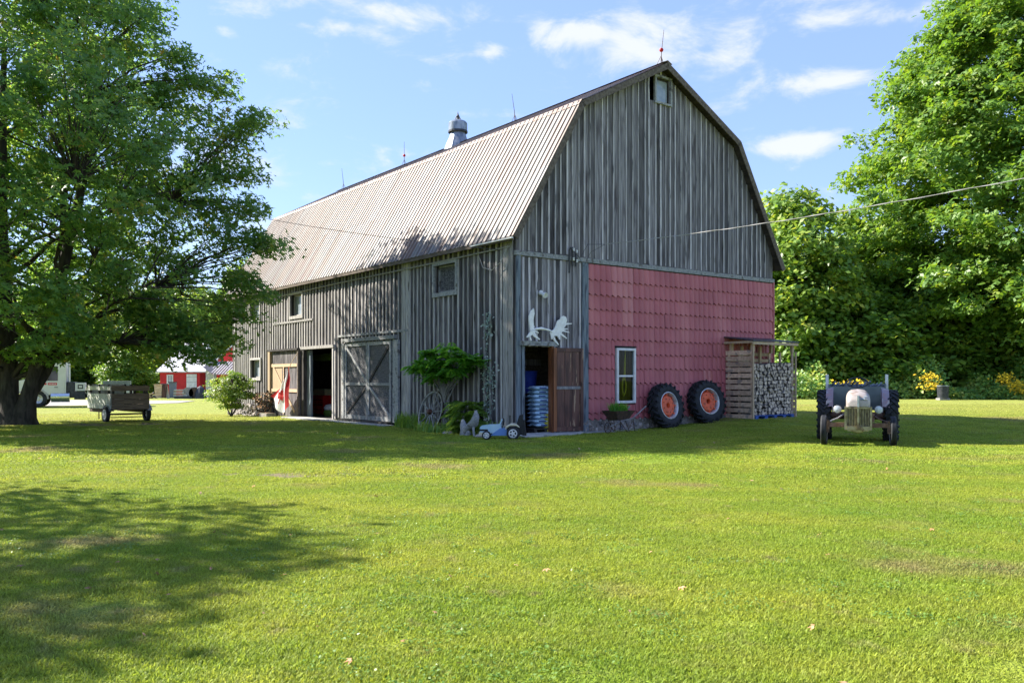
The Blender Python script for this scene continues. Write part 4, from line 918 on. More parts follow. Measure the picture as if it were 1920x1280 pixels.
# ---- ride-on toy tractor
t = thing('toy_tractor', 'pale blue plastic ride-on toy tractor with white wheels by the barn corner', 'toy tractor', (-.24, 21.42, 0), R(176))
b = MB(); b.prism([(.02, .17), (.52, .14), (.55, .2), (.55, .31), (.50, .345), (.3, .37), (.05, .38), (.02, .36)], -.1, .1, 'xz'); b.build('bonnet', 'toyblue', t, smooth=30)
MB().box(.35, .555, -.105, .105, .21, .255).build('grille', 'toyblack', t)
MB().box(.46, .575, -.12, .12, .1, .18).build('bumper', 'toycream', t)
MB().prism([(-.12, .1), (.3, .1), (.06, .27), (-.12, .3)], -.13, .13, 'xz').build('chassis', 'toyblue2', t)
MB().prism([(-.5, .12), (-.1, .12), (-.1, .3), (-.16, .34), (-.5, .33)], -.11, .11, 'xz').build('body', 'toyblack', t)
MB().bar((.06, 0, .36), (-.0, 0, .5), .16, .03, up=(1, 0, 0)).build('dashboard', 'toyblue', t)
MB().tube([(-.03, .1 * math.cos(a), .44 + .08 * math.sin(a)) for a in [k * math.pi / 6 for k in range(12)]], .012, 6, close=True).build('steering_wheel', 'toyblack', t)
MB().prism([(-.33, .33), (-.12, .33), (-.12, .37), (-.36, .39), (-.43, .6), (-.52, .63), (-.5, .34)], -.11, .11, 'xz').build('seat', 'toyblack', t)
MB().tube([(-.2, .13, .33), (-.2, .14, .6)], .016, 6).build('lever', 'toyblack', t)
trw = tyre_mesh('tyre', .16, .105, .12, 0, n=24); tfw = tyre_mesh('tyre', .11, .072, .09, 0, n=24)
def hub(rad, T, m='white'):
    b = MB(); b.lathe([(rad, -.02), (rad, .02), (rad * .8, .025), (rad * .78, .0)], 20)
    b.lathe([(.0, .025), (rad * .38, .022), (rad * .4, .0)], 12)
    for k in range(5): b.box(rad * .3, rad * .85, -rad * .14, rad * .14, -.005, .018, 0, Matrix.Rotation(k * 2 * math.pi / 5, 4, 'Z'))
    return b
for me_, rad, x, s in ((trw, .106, -.28, 1), (trw, .106, -.28, -1), (tfw, .073, .38, 1), (tfw, .073, .38, -1)):
    Q = TM(x, s * (.19 if rad > .1 else .16), rad / .66 if rad > .1 else .11) @ RotM('X', -90 * s); o = link('wheel', me_, t); o.matrix_local = Q
    h = hub(rad, None).build('hub', 'white', o); h.matrix_local = TM(0, 0, .045 if rad > .1 else .035)
for s in (-1, 1):
    MB().tube([(-.09, s * .19, .26), (-.14, s * .19, .335), (-.22, s * .19, .37), (-.36, s * .19, .365), (-.44, s * .19, .31)], [.012, .03, .03, .03, .012], 6).build('fender', 'toycream', t)
MB().prism([(-.6, .1), (-.5, .1), (-.46, .5), (-.56, .48)], -.08, .08, 'xz').build('rear_frame', 'toyblack', t)

# ---- wheelbarrow planter
t = bt('wheelbarrow_planter', 'rusty old wheelbarrow used as a grass planter under the white window', 'wheelbarrow', 3.05, -.72, 8)
b = MB(); tp = [(-.42, -.26), (.38, -.3), (.38, .3), (-.42, .26)]; bo = [(-.22, -.16), (.22, -.18), (.22, .18), (-.22, .16)]
b.add([(x, y, .62) for x, y in tp] + [(x, y, .36) for x, y in bo] + [(x * .93, y * .93, .60) for x, y in tp], [(0, 1, 5, 4), (1, 2, 6, 5), (2, 3, 7, 6), (3, 0, 4, 7), (4, 5, 6, 7), (8, 9, 10, 11), (0, 1, 9, 8), (1, 2, 10, 9), (2, 3, 11, 10), (3, 0, 8, 11)]); b.build('tray', 'iron', t)
for s in (-1, 1):
    MB().tube([(-.45, s * .1, .2), (-.1, s * .2, .34), (.35, s * .24, .40), (.9, s * .28, .72)], .018, 6).build('handle', 'greywood', t)
    MB().tube([(.05, s * .2, .36), (.2, s * .26, .0), (.42, s * .26, .0), (.38, s * .22, .4)], .012, 6).build('leg', 'iron', t)
    MB().tube([(-.2, s * .2, .36), (.1, s * .24, .02), (.3, s * .24, .3)], .01, 6).build('leg', 'iron', t)
MB().tube([(-.45 + .15 * math.cos(a), 0, .16 + .15 * math.sin(a)) for a in [k * math.pi / 8 for k in range(16)]], .014, 6, close=True).build('wheel', 'iron', t)
for k in range(4): MB().bar((-.45 - .15 * math.cos(k * .785), 0, .16 - .15 * math.sin(k * .785)), (-.45 + .15 * math.cos(k * .785), 0, .16 + .15 * math.sin(k * .785)), .01, .01, up=(0, 1, 0)).build('spoke', 'iron', t)
t2 = bladeclump('potted_grass', 'bright green grass tuft growing in the rusty wheelbarrow', 3.05, -.72, 260, .32, .28, 'sumac', .7, (1.1, .7)); t2.location.z += .58

# ---- inside the side door
t = None
bagm = MB(); n = 10
vs = []; 
for i in range(n + 1):
    for j in range(7):
        u, v = i / n * 2 - 1, j / 6 * 2 - 1; th = .056 * (1 - abs(u) ** 6) ** .55 * (1 - abs(v) ** 6) ** .5; vs.append((u * (.33 + .03 * abs(v)), v * (.2 + .025 * abs(u) ** 6), th + (.012 * math.sin(11 * u + 4 * v) + .008 * math.sin(23 * u - 9 * v)) * (1 - abs(v) ** 4)))
top = vs; bot = [(x, y, -z * .8) for x, y, z in vs]; fs = [(i * 7 + j, i * 7 + j + 1, (i + 1) * 7 + j + 1, (i + 1) * 7 + j) for i in range(n) for j in range(6)]
bagm.add(top, fs, 0); bagm.add(bot, [f[::-1] for f in fs], 0)
bag_me = bagm.mesh('bag', 'bag', 70)
pm = MB(); pm.box(-.2, .02, -.212, -.19, -.014, .024); pr_me = pm.mesh('print_panel', 'bagprint')
labs = ['topmost pale blue feed bag on the stack inside the side door', 'second pale blue feed bag from the top of the stack', 'third pale blue feed bag from the top of the stack', 'fourth pale blue feed bag from the top of the stack', 'fifth pale blue feed bag from the top of the stack', 'fifth pale blue feed bag from the bottom of the stack', 'fourth pale blue feed bag from the bottom of the stack', 'third pale blue feed bag from the bottom of the stack', 'second pale blue feed bag from the bottom of the stack', 'bottom pale blue feed bag resting on the dark pallet']
for k in range(10):
    z = .24 + (9 - k) * .112; p = BW(1.1 + rnd.uniform(-.03, .03), .27 + rnd.uniform(-.02, .02))
    t = thing('feed_bag', labs[k], 'bag', (p[0], p[1], z), BA + R(rnd.uniform(-4, 4)), 'feed bags stacked inside the side door'); link('bag', bag_me, t); link('print_panel', pr_me, t)
t = bt('pallet', 'dark pallet under the stack of pale blue bags', 'pallet', 1.08, .27, z=.03); MB().box(-.4, .4, -.22, .22, .1, .14).build('deck', 'dark_wood', t)
for x in (-.38, -.03, .32): MB().box(x, x + .08, -.22, .22, 0, .1).build('block', 'dark_wood', t)
t = bt('plastic_barrel', 'deep blue plastic barrel left of the stacked bags', 'barrel', .42, .75, z=.03); MB().lathe([(0, 0), (.26, 0), (.28, .05), (.28, .3), (.295, .32), (.28, .34), (.28, .62), (.295, .64), (.28, .66), (.27, .82), (.2, .86), (0, .86)], 24).build('drum', 'blue', t, smooth=40)
t = bt('plastic_tub', 'dark blue plastic tub behind the top of the bag stack', 'tub', 1.3, 1.1, z=1.1); MB().lathe([(0, 0), (.2, 0), (.26, .6), (.28, .62), (.25, .62), (.0, .61)], 24).build('shell', 'blue', t, smooth=40)
b = MB().box(-.2, .2, -.2, .2, -1.07, 0); b.build('support_box', 'dark_wood', t)
t = bt('yellow_sack', 'dull yellow sack right of the bottom of the bag stack', 'sack', 1.22, .16, z=.03); MB().lathe([(0, 0), (.1, 0), (.12, .2), (.1, .5), (.03, .56), (0, .56)], 10).build('sack', 'yellowp', t, smooth=60)
# rope behind the white window
t = bt('hanging_rope', 'coiled yellow rope hanging inside the white window', 'rope', 4.14, .12, z=1.0)
for k in range(7): MB().tube([(.07 * math.sin(a) * (1 + .12 * (k % 3)) + .008 * k - .03, .012 * k, .28 + (.22 + .012 * k) * math.cos(a)) for a in [q * math.pi / 8 for q in range(16)]], .012, 5, close=True).build('coil', 'rope', t)
MB().tube([(0, .03, .45), (.02, .03, .9), (.04, .03, 1.35)], [.035, .03, .015], 6).build('hank', 'rope', t)
# inside the open bay
t = bt('tool_cabinet', 'bright red tool cabinet standing inside the open bay', 'cabinet', 1.75, 15.6, z=.02)
MB().box(-.3, .3, -.65, .65, .03, .8).build('body', 'redcab', t)
for z in (.2, .4, .6): MB().box(-.312, -.3, -.6, .6, z, z + .015).build('drawer_gap', 'black', t)
t = bt('seed_carton', 'printed yellow-green carton row on top of the red cabinet', 'carton', 1.75, 15.6, z=.82); MB().box(-.2, .2, -.6, .6, 0, .26).build('box', 'card', t); MB().box(-.206, -.2, -.5, .5, .08, .2).build('print_band', 'palepost', t)
t = bt('soil_sack', 'green and white soil sack beside the red cabinet', 'sack', 1.3, 13.8, z=.02); MB().lathe([(0, 0), (.3, 0), (.34, .12), (.3, .25)], 14, 0).build('lower_half', 'hosta', t, smooth=60); MB().lathe([(.3, .25), (.32, .33), (.24, .45), (0, .5)], 14, 0).build('upper_half', 'white', t, smooth=60)
t = bt('hanging_canoe', 'dark green canoe hung under the loft inside the open bay', 'canoe', 1.6, 15.1, 90, z=2.2)
b = MB(); vs = []
for i in range(13):
    u = i / 12 * 2 - 1; ww = .36 * (1 - abs(u) ** 2.2); hh = .28
    for a in range(7): an = math.pi * a / 6; vs.append((u * 1.4, -ww * math.cos(an), .3 - hh * (1 - .3 * abs(u) ** 3) * math.sin(an) + .12 * abs(u) ** 3))
b.add(vs, [(i * 7 + j, i * 7 + j + 1, (i + 1) * 7 + j + 1, (i + 1) * 7 + j) for i in range(12) for j in range(6)]); b.build('hull', 'hosta', t, smooth=60)
MB().tube([vs[i * 7] for i in range(13)], .02, 5).build('gunwale', 'trim', t)
# flag
t = bt('hanging_flag', 'red and white maple leaf flag drooping from a slanted pole on the open door', 'flag', -.35, 13.6, z=0)
MB().tube([(.1, -.05, 2.5), (-.1, .12, 2.1), (-.2, .38, 1.5)], [.014, .014, .012], 6).build('pole', 'palepost', t)
NU, NV = 22, 16
def cl(u, v):   # u down from the pole, v across
    T0, T1, B0, B1 = (.0, 2.02), (.3, 1.45), (.05, .45), (1.75, .8)
    y = (T0[0] * (1 - v) + T1[0] * v) * (1 - u) + (B0[0] * (1 - v) + B1[0] * v) * u; z = (T0[1] * (1 - v) + T1[1] * v) * (1 - u) + (B0[1] * (1 - v) + B1[1] * v) * u - .42 * u * u * math.sin(math.pi * min(1, v * 1.1))
    return Vector((-.24 + (.05 * math.sin(v * 13 + u * 3) + .03 * math.sin(u * 7 + v * 5)) * min(1, u * 3), y, z))
vs = [tuple(cl(i / NU, j / NV)) for i in range(NU + 1) for j in range(NV + 1)]
for nm, m_, a, c in (('red_band', 'flagred', 0, 3), ('white_panel', 'flagwhite', 3, 14), ('red_band', 'flagred', 14, 16)):
    b = MB(); b.add(vs, [(i * (NV + 1) + j, i * (NV + 1) + j + 1, (i + 1) * (NV + 1) + j + 1, (i + 1) * (NV + 1) + j) for i in range(NU) for j in range(a, c)]); b.build(nm, m_, t, smooth=60)
half = [(0, .5), (.1, .32), (.2, .37), (.16, .1), (.3, .25), (.34, .17), (.5, .2), (.46, .08), (.52, .02), (.28, -.18), (.32, -.27), (.03, -.22), (.03, -.5)]
lf = half + [(-x, y) for x, y in reversed(half[1:])]
b = MB(); c0 = cl(.66, .58); vv = [tuple(cl(.66 - y * .4, .58 + x * .36) + Vector((-.035, 0, 0))) for x, y in lf] + [tuple(c0 + Vector((-.035, 0, 0)))]
b.add(vv, [(i, (i + 1) % len(lf), len(lf)) for i in range(len(lf))]); b.build('maple_leaf_emblem', 'flagred', t)

# ---- firewood rack
rk = bt('firewood_rack', 'open-front pallet wood rack with sloping dark roof holding firewood', 'wood rack', 9.55, -.6)
RX0, RX1, RY0, RY1 = -1.1, 1.1, -.52, .52
for sx, xx in ((-1, RX0), (1, RX1)):
    for k in range(12):
        if sx > 0 and k > 7: continue
        z = .0 + k * .182; MB().box(xx - .012, xx + .012, RY0 + .02, RY1, z, z + .135 + rnd.uniform(-.01, .01)).build('side_slat', 'pallet', rk)
    for yy in (RY0 + .05, 0, RY1 - .1): MB().box(xx + (.014 if sx < 0 else -.1), xx + (.1 if sx < 0 else -.014), yy, yy + .045, -.1, 2.12).build('stringer', 'pallet', rk)
MB().box(RX0 - .03, RX0 + .03, RY0 - .04, RY0 - .0, -.15, 2.17).build('front_post', 'palepost', rk); MB().box(RX1 - .02, RX1 + .03, RY0 - .04, RY0, -.15, 2.12).build('front_post', 'palepost', rk)
for xx in (RX0 + .04, RX1 - .12):
    for yy in (RY0 + .02, RY1 - .2): MB().box(xx, xx + .09, yy, yy + .09, 2.1, 2.42).build('roof_post', 'palepost', rk)
for k, z in enumerate((1.62, 1.8, 2.0)): MB().box(RX0 + .1, RX1 - .02, RY1 - .08, RY1 - .05, z, z + .1).build('back_slat', 'palepost', rk)
for k in range(9): MB().box(RX0 + .1, RX1, RY1 - .045, RY1 - .02, .05 + k * .17, .2 + k * .17).build('back_slat', 'dark_wood', rk)
for xx in (-.5, 0, .45): MB().box(xx, xx + .09, RY1 - .15, RY1 - .08, 1.6, 2.3).build('back_post', 'palepost', rk)
MB().prism([(RY0 - .1, 2.41), (RY1, 2.56), (RY1, 2.60), (RY0 - .1, 2.45)], RX0 - .1, RX1 + .08, 'yz').build('roof', 'dkmetal', rk)
MB().box(RX0 - .08, RX1 + .06, RY0 - .08, RY0 - .03, 2.32, 2.4).build('roof_beam', 'palepost', rk); MB().box(RX0 - .1, RX0 - .05, RY0 - .05, RY1, 2.36, 2.43).build('roof_beam', 'palepost', rk)
bp = bt('blue_pallet', 'blue painted pallet under the stacked firewood', 'pallet', 9.55, -.6)
for xx in (-1.0, -.52, -.05, .42, .85): MB().box(xx, xx + .14, -.56, .3, -.04, .07).build('block', 'bluepal', bp)
MB().box(-1.02, 1.0, -.55, .45, .075, .1).build('deck', 'bluepal', bp)
logs = []
for k in range(7):
    b = MB(); nn = (3, 4, 3, 5, 4, 3, 7)[k]; pts = []
    for i in range(nn): a = 2 * math.pi * i / nn + rnd.uniform(-.3, .3); r = .073 * rnd.uniform(.75, 1.15); pts.append((r * math.cos(a), r * math.sin(a)))
    if k in (0, 2, 5): pts = [(-.07, -.05), (.065, -.055), (.05, .0), (.0, .065), (-.045, .03)]; pts = [(x * rnd.uniform(.85, 1.15), y * rnd.uniform(.85, 1.15)) for x, y in pts]
    N_ = len(pts); b.add([(x, -.22, z) for x, z in pts] + [(x, .22, z) for x, z in pts], [(i, (i + 1) % N_, N_ + (i + 1) % N_, N_ + i) for i in range(N_)], 1)
    b.add([(x, -.22, z) for x, z in pts], [tuple(range(N_))], 0); b.add([(x, .22, z) for x, z in pts], [tuple(range(N_))], 0)
    logs.append(b.mesh('log', ['logend', 'logbark']))
zz = .16; row = 0
while zz < 1.68:
    xx = -1.0 + (.04 if row % 2 else 0)
    while xx < 1.03:
        p = BG(9.55 + xx, -.86 + rnd.uniform(-.05, .04))
        o = bpy.data.objects.new('firewood_log', logs[rnd.randrange(7)]); col.objects.link(o); o.location = (p[0], p[1], ground_h(*BW(9.55, -.6)[:2]) + zz + rnd.uniform(-.015, .015) + .03 * math.sin(xx * 3) * (zz / 1.6))
        o.rotation_euler = (rnd.uniform(-.05, .05), rnd.uniform(0, 6.28), BA + rnd.uniform(-.08, .08)); tag(o, 'split grey firewood log stacked in the pallet rack', 'log', 'split logs stacked in the firewood rack')
        xx += rnd.uniform(.11, .15)
    zz += .108; row += 1
# ---------------------------------------------------------------- grey farm tractor, front towards the camera
TX, TY = 8.0, 19.95; t_dir = math.atan2(-.93, -.36)
tr = thing('farm_tractor', 'old faded grey farm tractor with rusty grille facing the camera on the lawn', 'tractor', (TX, TY, ground_h(TX, TY)), t_dir)
# local +x is forward; front axle x=.75, rear axle x=-1.05
def part(b, n, m, p=tr, **k): return b.build(n, m, p, **k)
secs = []
for (x, wd, zb, zt, r) in ((-.35, .22, .88, 1.23, .15), (.1, .24, .86, 1.25, .16), (.6, .25, .86, 1.24, .17), (.86, .25, .86, 1.18, .17), (.97, .22, .87, 1.07, .13), (1.0, .18, .88, 1.0, .1)):
    s = [(x, -wd, zb), (x, -wd, zt - r)] + [(x, -wd + r * (1 - math.cos(a)), zt - r + r * math.sin(a)) for a in (.4, .8, 1.2)] + [(x, 0, zt + .01)] + [(x, wd - r * (1 - math.cos(a)), zt - r + r * math.sin(a)) for a in (1.2, .8, .4)] + [(x, wd, zt - r), (x, wd, zb)]
    secs.append(s)
b = MB(); K = len(secs[0]); b.add([v for s in secs for v in s], [(i * K + j, i * K + j + 1, (i + 1) * K + j + 1, (i + 1) * K + j) for i in range(len(secs) - 1) for j in range(K - 1)] + [tuple(range((len(secs) - 1) * K, len(secs) * K))])
part(b, 'hood', 'hood', smooth=35)
MB().box(.88, 1.025, -.02, .02, .84, 1.12).build('hood_badge_strip', 'silver', tr)
MB().prism([(.9, 1.1), (1.0, 1.02), (1.012, 1.03), (.91, 1.12)], .05, .19, 'xz').build('hood_badge', 'blue_trim', tr)
# grille
b = MB().box(.84, .98, -.285, -.235, .36, .87).box(.84, .98, .235, .285, .36, .87).box(.86, 1.0, -.235, .235, .36, .44).box(.86, 1.0, -.235, .235, .83, .87).box(.9, 1.035, -.025, .025, .4, .87); g = part(b, 'grille', 'grille')
for k in range(14):
    y = -.212 + k * .424 / 13
    if abs(y) > .03: MB().box(.93, .965 + .02 * (1 - abs(y) / .23), y - .007, y + .007, .44, .83).build('grille_bar', 'grille', g)
MB().box(.86, .88, -.235, .235, .44, .83).build('radiator', 'dkmetal', g)
MB().lathe([(0, .05), (.1, .04), (.13, 0), (.13, -.1)], 14, 0, TM(.93, .0, .38) @ RotM('Y', 90) @ Matrix.Diagonal((.7, 1.3, 1, 1))).build('tow_boss', 'grille', g, smooth=40)
MB().box(.86, .97, -.22, .22, .33, .40).build('front_bumper', 'grille', g)
for s in (-1, 1):
    h = MB().lathe([(0, -.1), (.05, -.09), (.085, -.02), (.09, .02), (.08, .03)], 18, 0, TM(.55, s * .43, .80) @ RotM('Y', 90)).build('headlight', 'tingrey', tr, smooth=40)
    MB().lathe([(0, .045), (.05, .04), (.08, .028)], 18, 0, TM(.55, s * .43, .80) @ RotM('Y', 90)).build('lens', 'lens', h, smooth=60)
    MB().bar((.5, s * .28, .72), (.5, s * .43, .74), .03, .03).build('bracket', 'dirtorange', h)
# engine, gearbox, axles
part(MB().box(-.35, .84, -.16, .16, .42, .86).box(-1.1, -.35, -.2, .2, .38, .8), 'engine_block', 'dirtorange')
for x in (.0, .25, .5): part(MB().box(x, x + .12, -.25, -.165, .55, .78), 'manifold', 'dkmetal')
part(MB().lathe([(0, 0), (.09, 0), (.09, .22), (0, .22)], 14, 0, TM(.1, .27, .5)), 'oil_filter', 'dirtorange', smooth=40)
part(MB().bar((.75, -.62, .46), (.75, .62, .46), .07, .1), 'front_axle', 'dirtorange')
part(MB().tube([(-1.05, -.8, .6), (-1.05, .8, .6)], [.09, .09], 12), 'rear_axle', 'dirtorange')
for s in (-1, 1):
    part(MB().tube([(.72, s * .55, .46), (-.3, s * .2, .42)], .025, 6), 'radius_rod', 'dirtorange')
    part(MB().tube([(.66, s * .62, .52), (.5, s * .42, .6), (-.2, s * .3, .66)], .018, 6), 'steering_rod', 'silver' if s < 0 else 'dirtorange')
    part(MB().bar((.75, s * .62, .56), (.75, s * .64, .28), .07, .07), 'kingpin', 'dirtorange')
    part(MB().box(-.9, -.5, s * .45 - .15, s * .45 + .15, .38, .42), 'footrest', 'iron')
fw = tyre_mesh('tyre', .335, .24, .125, 0, ribs=True, n=36); rw = tyre_mesh('tyre', .62, .36, .30, 22, .035, n=40)
def rimmesh(r, m, dish):
    b = MB().lathe([(r + .01, -.06), (r + .01, .06), (r - .02, .06), (r - .04, .0), (r * .5, dish), (.05, dish + .01), (.05, dish + .06), (0, dish + .06)], 24); return b.mesh('rim', m, 35)
fr, rr_ = rimmesh(.24, 'tingrey', .0), rimmesh(.36, 'tingrey', .02)
for s in (-1, 1):
    o = link('front_wheel', fw, tr); o.matrix_local = TM(.75, s * .715, .335) @ Matrix.Rotation(R(2 * s), 4, 'Z') @ RotM('X', -90 * s); link('rim', fr, o)
    o = link('rear_wheel', rw, tr); o.matrix_local = TM(-1.05, s * .745, .60) @ RotM('X', -90 * s); link('rim', rr_, o)
    # fender: curved shell standing inside the tyre
    pts = []
    for k in range(9):
        a = R(20 + k * 17); pts.append((-1.05 + .62 * math.cos(a), .62 + .66 * math.sin(a)))
    b = MB(); b.prism([(-1.55, .7), (-.45, .7)] + pts, s * .54, s * .56, 'xz'); f = part(b, 'fender', 'fenderp', smooth=30)
    b = MB(); 
    for p, q in zip(pts, pts[1:]): b.add([(p[0], s * .54, p[1]), (q[0], s * .54, q[1]), (q[0], s * .7, q[1] - .03), (p[0], s * .7, p[1] - .03)], [(0, 1, 2, 3)])
    b.build('fender_lip', 'fenderp', f)
# dash, steering wheel, seat
part(MB().prism([(-.5, .8), (-.35, .8), (-.35, 1.23), (-.5, 1.2)], -.2, .2, 'xz'), 'dashboard', 'dkmetal')
part(MB().tube([(-.4, 0, 1.15), (-.62, 0, 1.36)], .02, 8), 'steering_column', 'dkmetal')
c = Vector((-.62, 0, 1.40)); st = MB().tube([c + Vector((-.10 * math.sin(a), .235 * math.cos(a), .21 * math.sin(a) * .55)) for a in [k * math.pi / 12 for k in range(24)]], .016, 6, close=True)
sw = part(st, 'steering_wheel', 'dkmetal', smooth=60)
for k in range(3): a = k * 2.09 + .5; MB().tube([c, c + Vector((-.10 * math.sin(a), .235 * math.cos(a), .115 * math.sin(a)))], .01, 5).build('spoke', 'dkmetal', sw)
part(MB().prism([(-1.35, .9), (-1.0, .88), (-.95, .92), (-1.3, .96), (-1.42, 1.12), (-1.46, 1.1)], -.22, .22, 'xz'), 'seat', 'dkmetal')
# carry-all box on the rear hitch with its two white uprights
cb = part(MB().box(-2.0, -1.95, -.66, .66, .75, 1.36).box(-2.0, -1.45, -.66, -.63, .75, 1.36).box(-2.0, -1.45, .63, .66, .75, 1.36).box(-2.0, -1.45, -.63, .63, .72, .75).box(-1.48, -1.45, -.63, .63, .75, 1.3), 'carrier_box', 'greyplate')
b = MB()
for k in range(14): b.tube([(-1.7 + rnd.uniform(-.1, .1), -.6 + k * .09, 1.3), (-1.7 + rnd.uniform(-.1, .1), -.5 + k * .09, 1.38 + rnd.uniform(-.03, .06))], .025, 5)
b.build('tarpaulin', 'blue_trim', cb)
for s in (-1, 1): part(MB().box(-2.05, -1.99, s * .70 - .035, s * .70 + .035, .7, 1.6), 'upright', 'white')

# ---------------------------------------------------------------- wagon trailer
WA = math.atan2(.698, .716)     # local x along the tail, local y forward to the left
wg = thing('farm_wagon', 'small weathered board-sided farm wagon standing in the shade of the maple', 'wagon', (-13.71, 29.5, ground_h(-13.7, 29.5)), WA)
Wd, Ln = 1.27, 2.3
MB().box(.02, Wd - .02, .02, Ln, .42, .47).build('bed', 'dark_wood', wg)
for z0, z1 in ((.44, .62), (.63, .80), (.81, .98)): MB().box(-.0, Wd, -.03, 0, z0, z1).build('tail_board', 'brown_board', wg)
MB().box(-.0, Wd, -.03, 0, 1.08, 1.26).build('tail_board', 'brown_board', wg)
for x in (.03, Wd - .1): MB().box(x, x + .07, .002, .05, .42, 1.27).build('stake', 'dark_wood', wg)
MB().box(.62, .7, .002, .05, .42, 1.3).build('stake', 'dark_wood', wg)
for z0, z1 in ((.46, .66), (.665, .88), (.885, .98)): MB().box(-.028, 0, .03, Ln, z0, z1).build('side_board', 'white_wash', wg); MB().box(Wd, Wd + .028, .03, Ln, z0, z1).build('side_board', 'brown_board', wg)
MB().box(-.028, 0, .03, Ln, 1.1, 1.24).build('side_board', 'white_wash', wg); MB().box(Wd, Wd + .028, .03, Ln, 1.1, 1.24).build('side_board', 'white_wash', wg)
MB().box(0, Wd, Ln, Ln + .03, .44, 1.3).build('front_board', 'white_wash', wg)
for y in (.3, 1.2, 2.1):
    for x in (.005, Wd - .055): MB().box(x, x + .05, y, y + .07, .42, 1.3).build('stake', 'dark_wood', wg)
MB().bar((.15, .55, .36), (.15, Ln + .2, .36), .07, .09).build('frame_rail', 'iron', wg); MB().bar((Wd - .15, .2, .36), (Wd - .15, Ln + .2, .36), .07, .09).build('frame_rail', 'iron', wg)
MB().tube([(-.02, .35, .27), (Wd + .02, .35, .27)], .03, 8).build('axle', 'iron', wg); MB().bar((.1, .35, .16), (Wd - .1, .35, .16), .03, .03).build('tie_bar', 'iron', wg)
MB().tube([(.64, Ln, .36), (.64, Ln + .9, .34)], .035, 8).build('drawbar', 'iron', wg); MB().tube([(.64, Ln + .8, .34), (.64, Ln + .8, .0)], .02, 8).build('jack_leg', 'iron', wg)
ww = tyre_mesh('tyre', .27, .17, .13, 0, n=24); wr = rimmesh(.17, 'white', .02)
for x, s in ((-.02, -1), (Wd + .02, 1)):
    for y in (.35, ):
        o = link('wheel', ww, wg); o.matrix_local = TM(x + s * .04, y, .27) @ RotM('Y', 90 * s); link('rim', wr, o)
    pts = [(x + s * .0, .35 + .33 * math.cos(a), .27 + .33 * math.sin(a)) for a in [R(20 + k * 20) for k in range(8)]]
    b = MB()
    for p, q in zip(pts, pts[1:]): b.add([(p[0] - .05, p[1], p[2]), (q[0] - .05, q[1], q[2]), (q[0] + .12, q[1], q[2]), (p[0] + .12, p[1], p[2])], [(0, 1, 2, 3)])
    b.build('mudguard', 'tin', wg)

# ---------------------------------------------------------------- truck parked on the gravel (front to the left)
TK = thing('flatbed_truck', 'cream cab-and-chassis truck with red door sign parked behind the maple trunk', 'truck', (-29.57, 54, -.24), R(202))
# local +x forward, front axle at x=0; near side is +y
def tk(b, n, m, p=TK, **k): return b.build(n, m, p, **k)
tk(MB().prism([(-1.55, .75), (-.45, .75), (-.3, 1.0), (.3, 1.12), (.75, 1.1), (1.15, .85), (1.15, 1.45), (1.05, 1.62), (.1, 1.85), (-.25, 2.0), (-.45, 2.65), (-1.55, 2.75)], -1.1, 1.05, 'xz'), 'cab', 'truckp')
tk(MB().prism([(-1.1, 1.62), (-.42, 1.62), (-.55, 2.5), (-1.1, 2.52)], 1.052, 1.06, 'xz'), 'side_window', 'glass')
d = tk(MB().prism([(-1.45, .82), (-.35, .82), (-.3, 1.55), (-1.45, 1.58)], 1.052, 1.075, 'xz'), 'door', 'truckp')
MB().box(-1.05, -.55, 1.076, 1.082, 1.36, 1.5).build('door_sign', 'shedred', d)
for k in range(5): MB().box(-1.0 + k * .085, -.94 + k * .085, 1.083, 1.085, 1.41, 1.45).build('sign_mark', 'white', d)
MB().box(-.48, -.32, 1.076, 1.082, 1.38, 1.48).build('door_emblem', 'shedred', d)
MB().box(-1.1, -.9, 1.076, 1.1, 1.2, 1.24).build('handle', 'dkmetal', d)
pts = [(.62 * math.cos(R(a)), .62 * math.sin(R(a)) + .5) for a in range(0, 181, 20)]
tk(MB().prism(pts + [(-.52, .5)] + [(.52 * math.cos(R(a)), .52 * math.sin(R(a)) + .5) for a in range(160, -1, -20)], .8, 1.12, 'xz'), 'wheel_arch', 'tingrey')
tw = tyre_mesh('tyre', .5, .28, .3, 0, n=30); trm = rimmesh(.28, 'silver', -.06)
for x, y in ((0, .95), (0, -.95), (-4.6, .95), (-4.6, -.95)):
    s = 1 if y > 0 else -1; o = link('wheel', tw, TK); o.matrix_local = TM(x, y, .5) @ RotM('X', -90 * s); link('rim', trm, o)
tk(MB().tube([(-.72, .95, .62), (-1.75, .95, .62)], [.27, .27], 16), 'fuel_tank', 'chrome', smooth=40)
tk(MB().box(-1.75, -.72, .8, 1.1, .3, .36), 'step', 'tin')
tk(MB().box(-2.0, -1.58, -.9, .95, .6, 1.55), 'exhaust_housing', 'dkmetal')
tk(MB().box(-5.3, 1.1, -.45, .45, .55, .8), 'frame', 'dkmetal'); tk(MB().box(-2.6, -2.0, .3, 1.0, .45, .95), 'battery_box', 'dkmetal')
bx = tk(MB().box(-2.6, -2.05, -.2, 1.0, 1.0, 1.5), 'tool_box', 'truckp'); MB().box(-2.5, -2.2, 1.002, 1.01, 1.12, 1.38).build('vent', 'dkmetal', bx); MB().box(-2.44, -2.26, 1.012, 1.016, 1.19, 1.31).build('vent_inner', 'truckp', bx)
tk(MB().box(-5.3, -2.75, -1.1, 1.1, .62, 1.25), 'body', 'truckp'); tk(MB().box(-5.2, -3.6, -1.0, 1.0, 1.25, 1.6), 'covered_load', 'greyplate')
tk(MB().tube([(-1.7, .8, 1.5), (-1.7, .8, 2.9)], .07, 10), 'exhaust_stack', 'chrome')
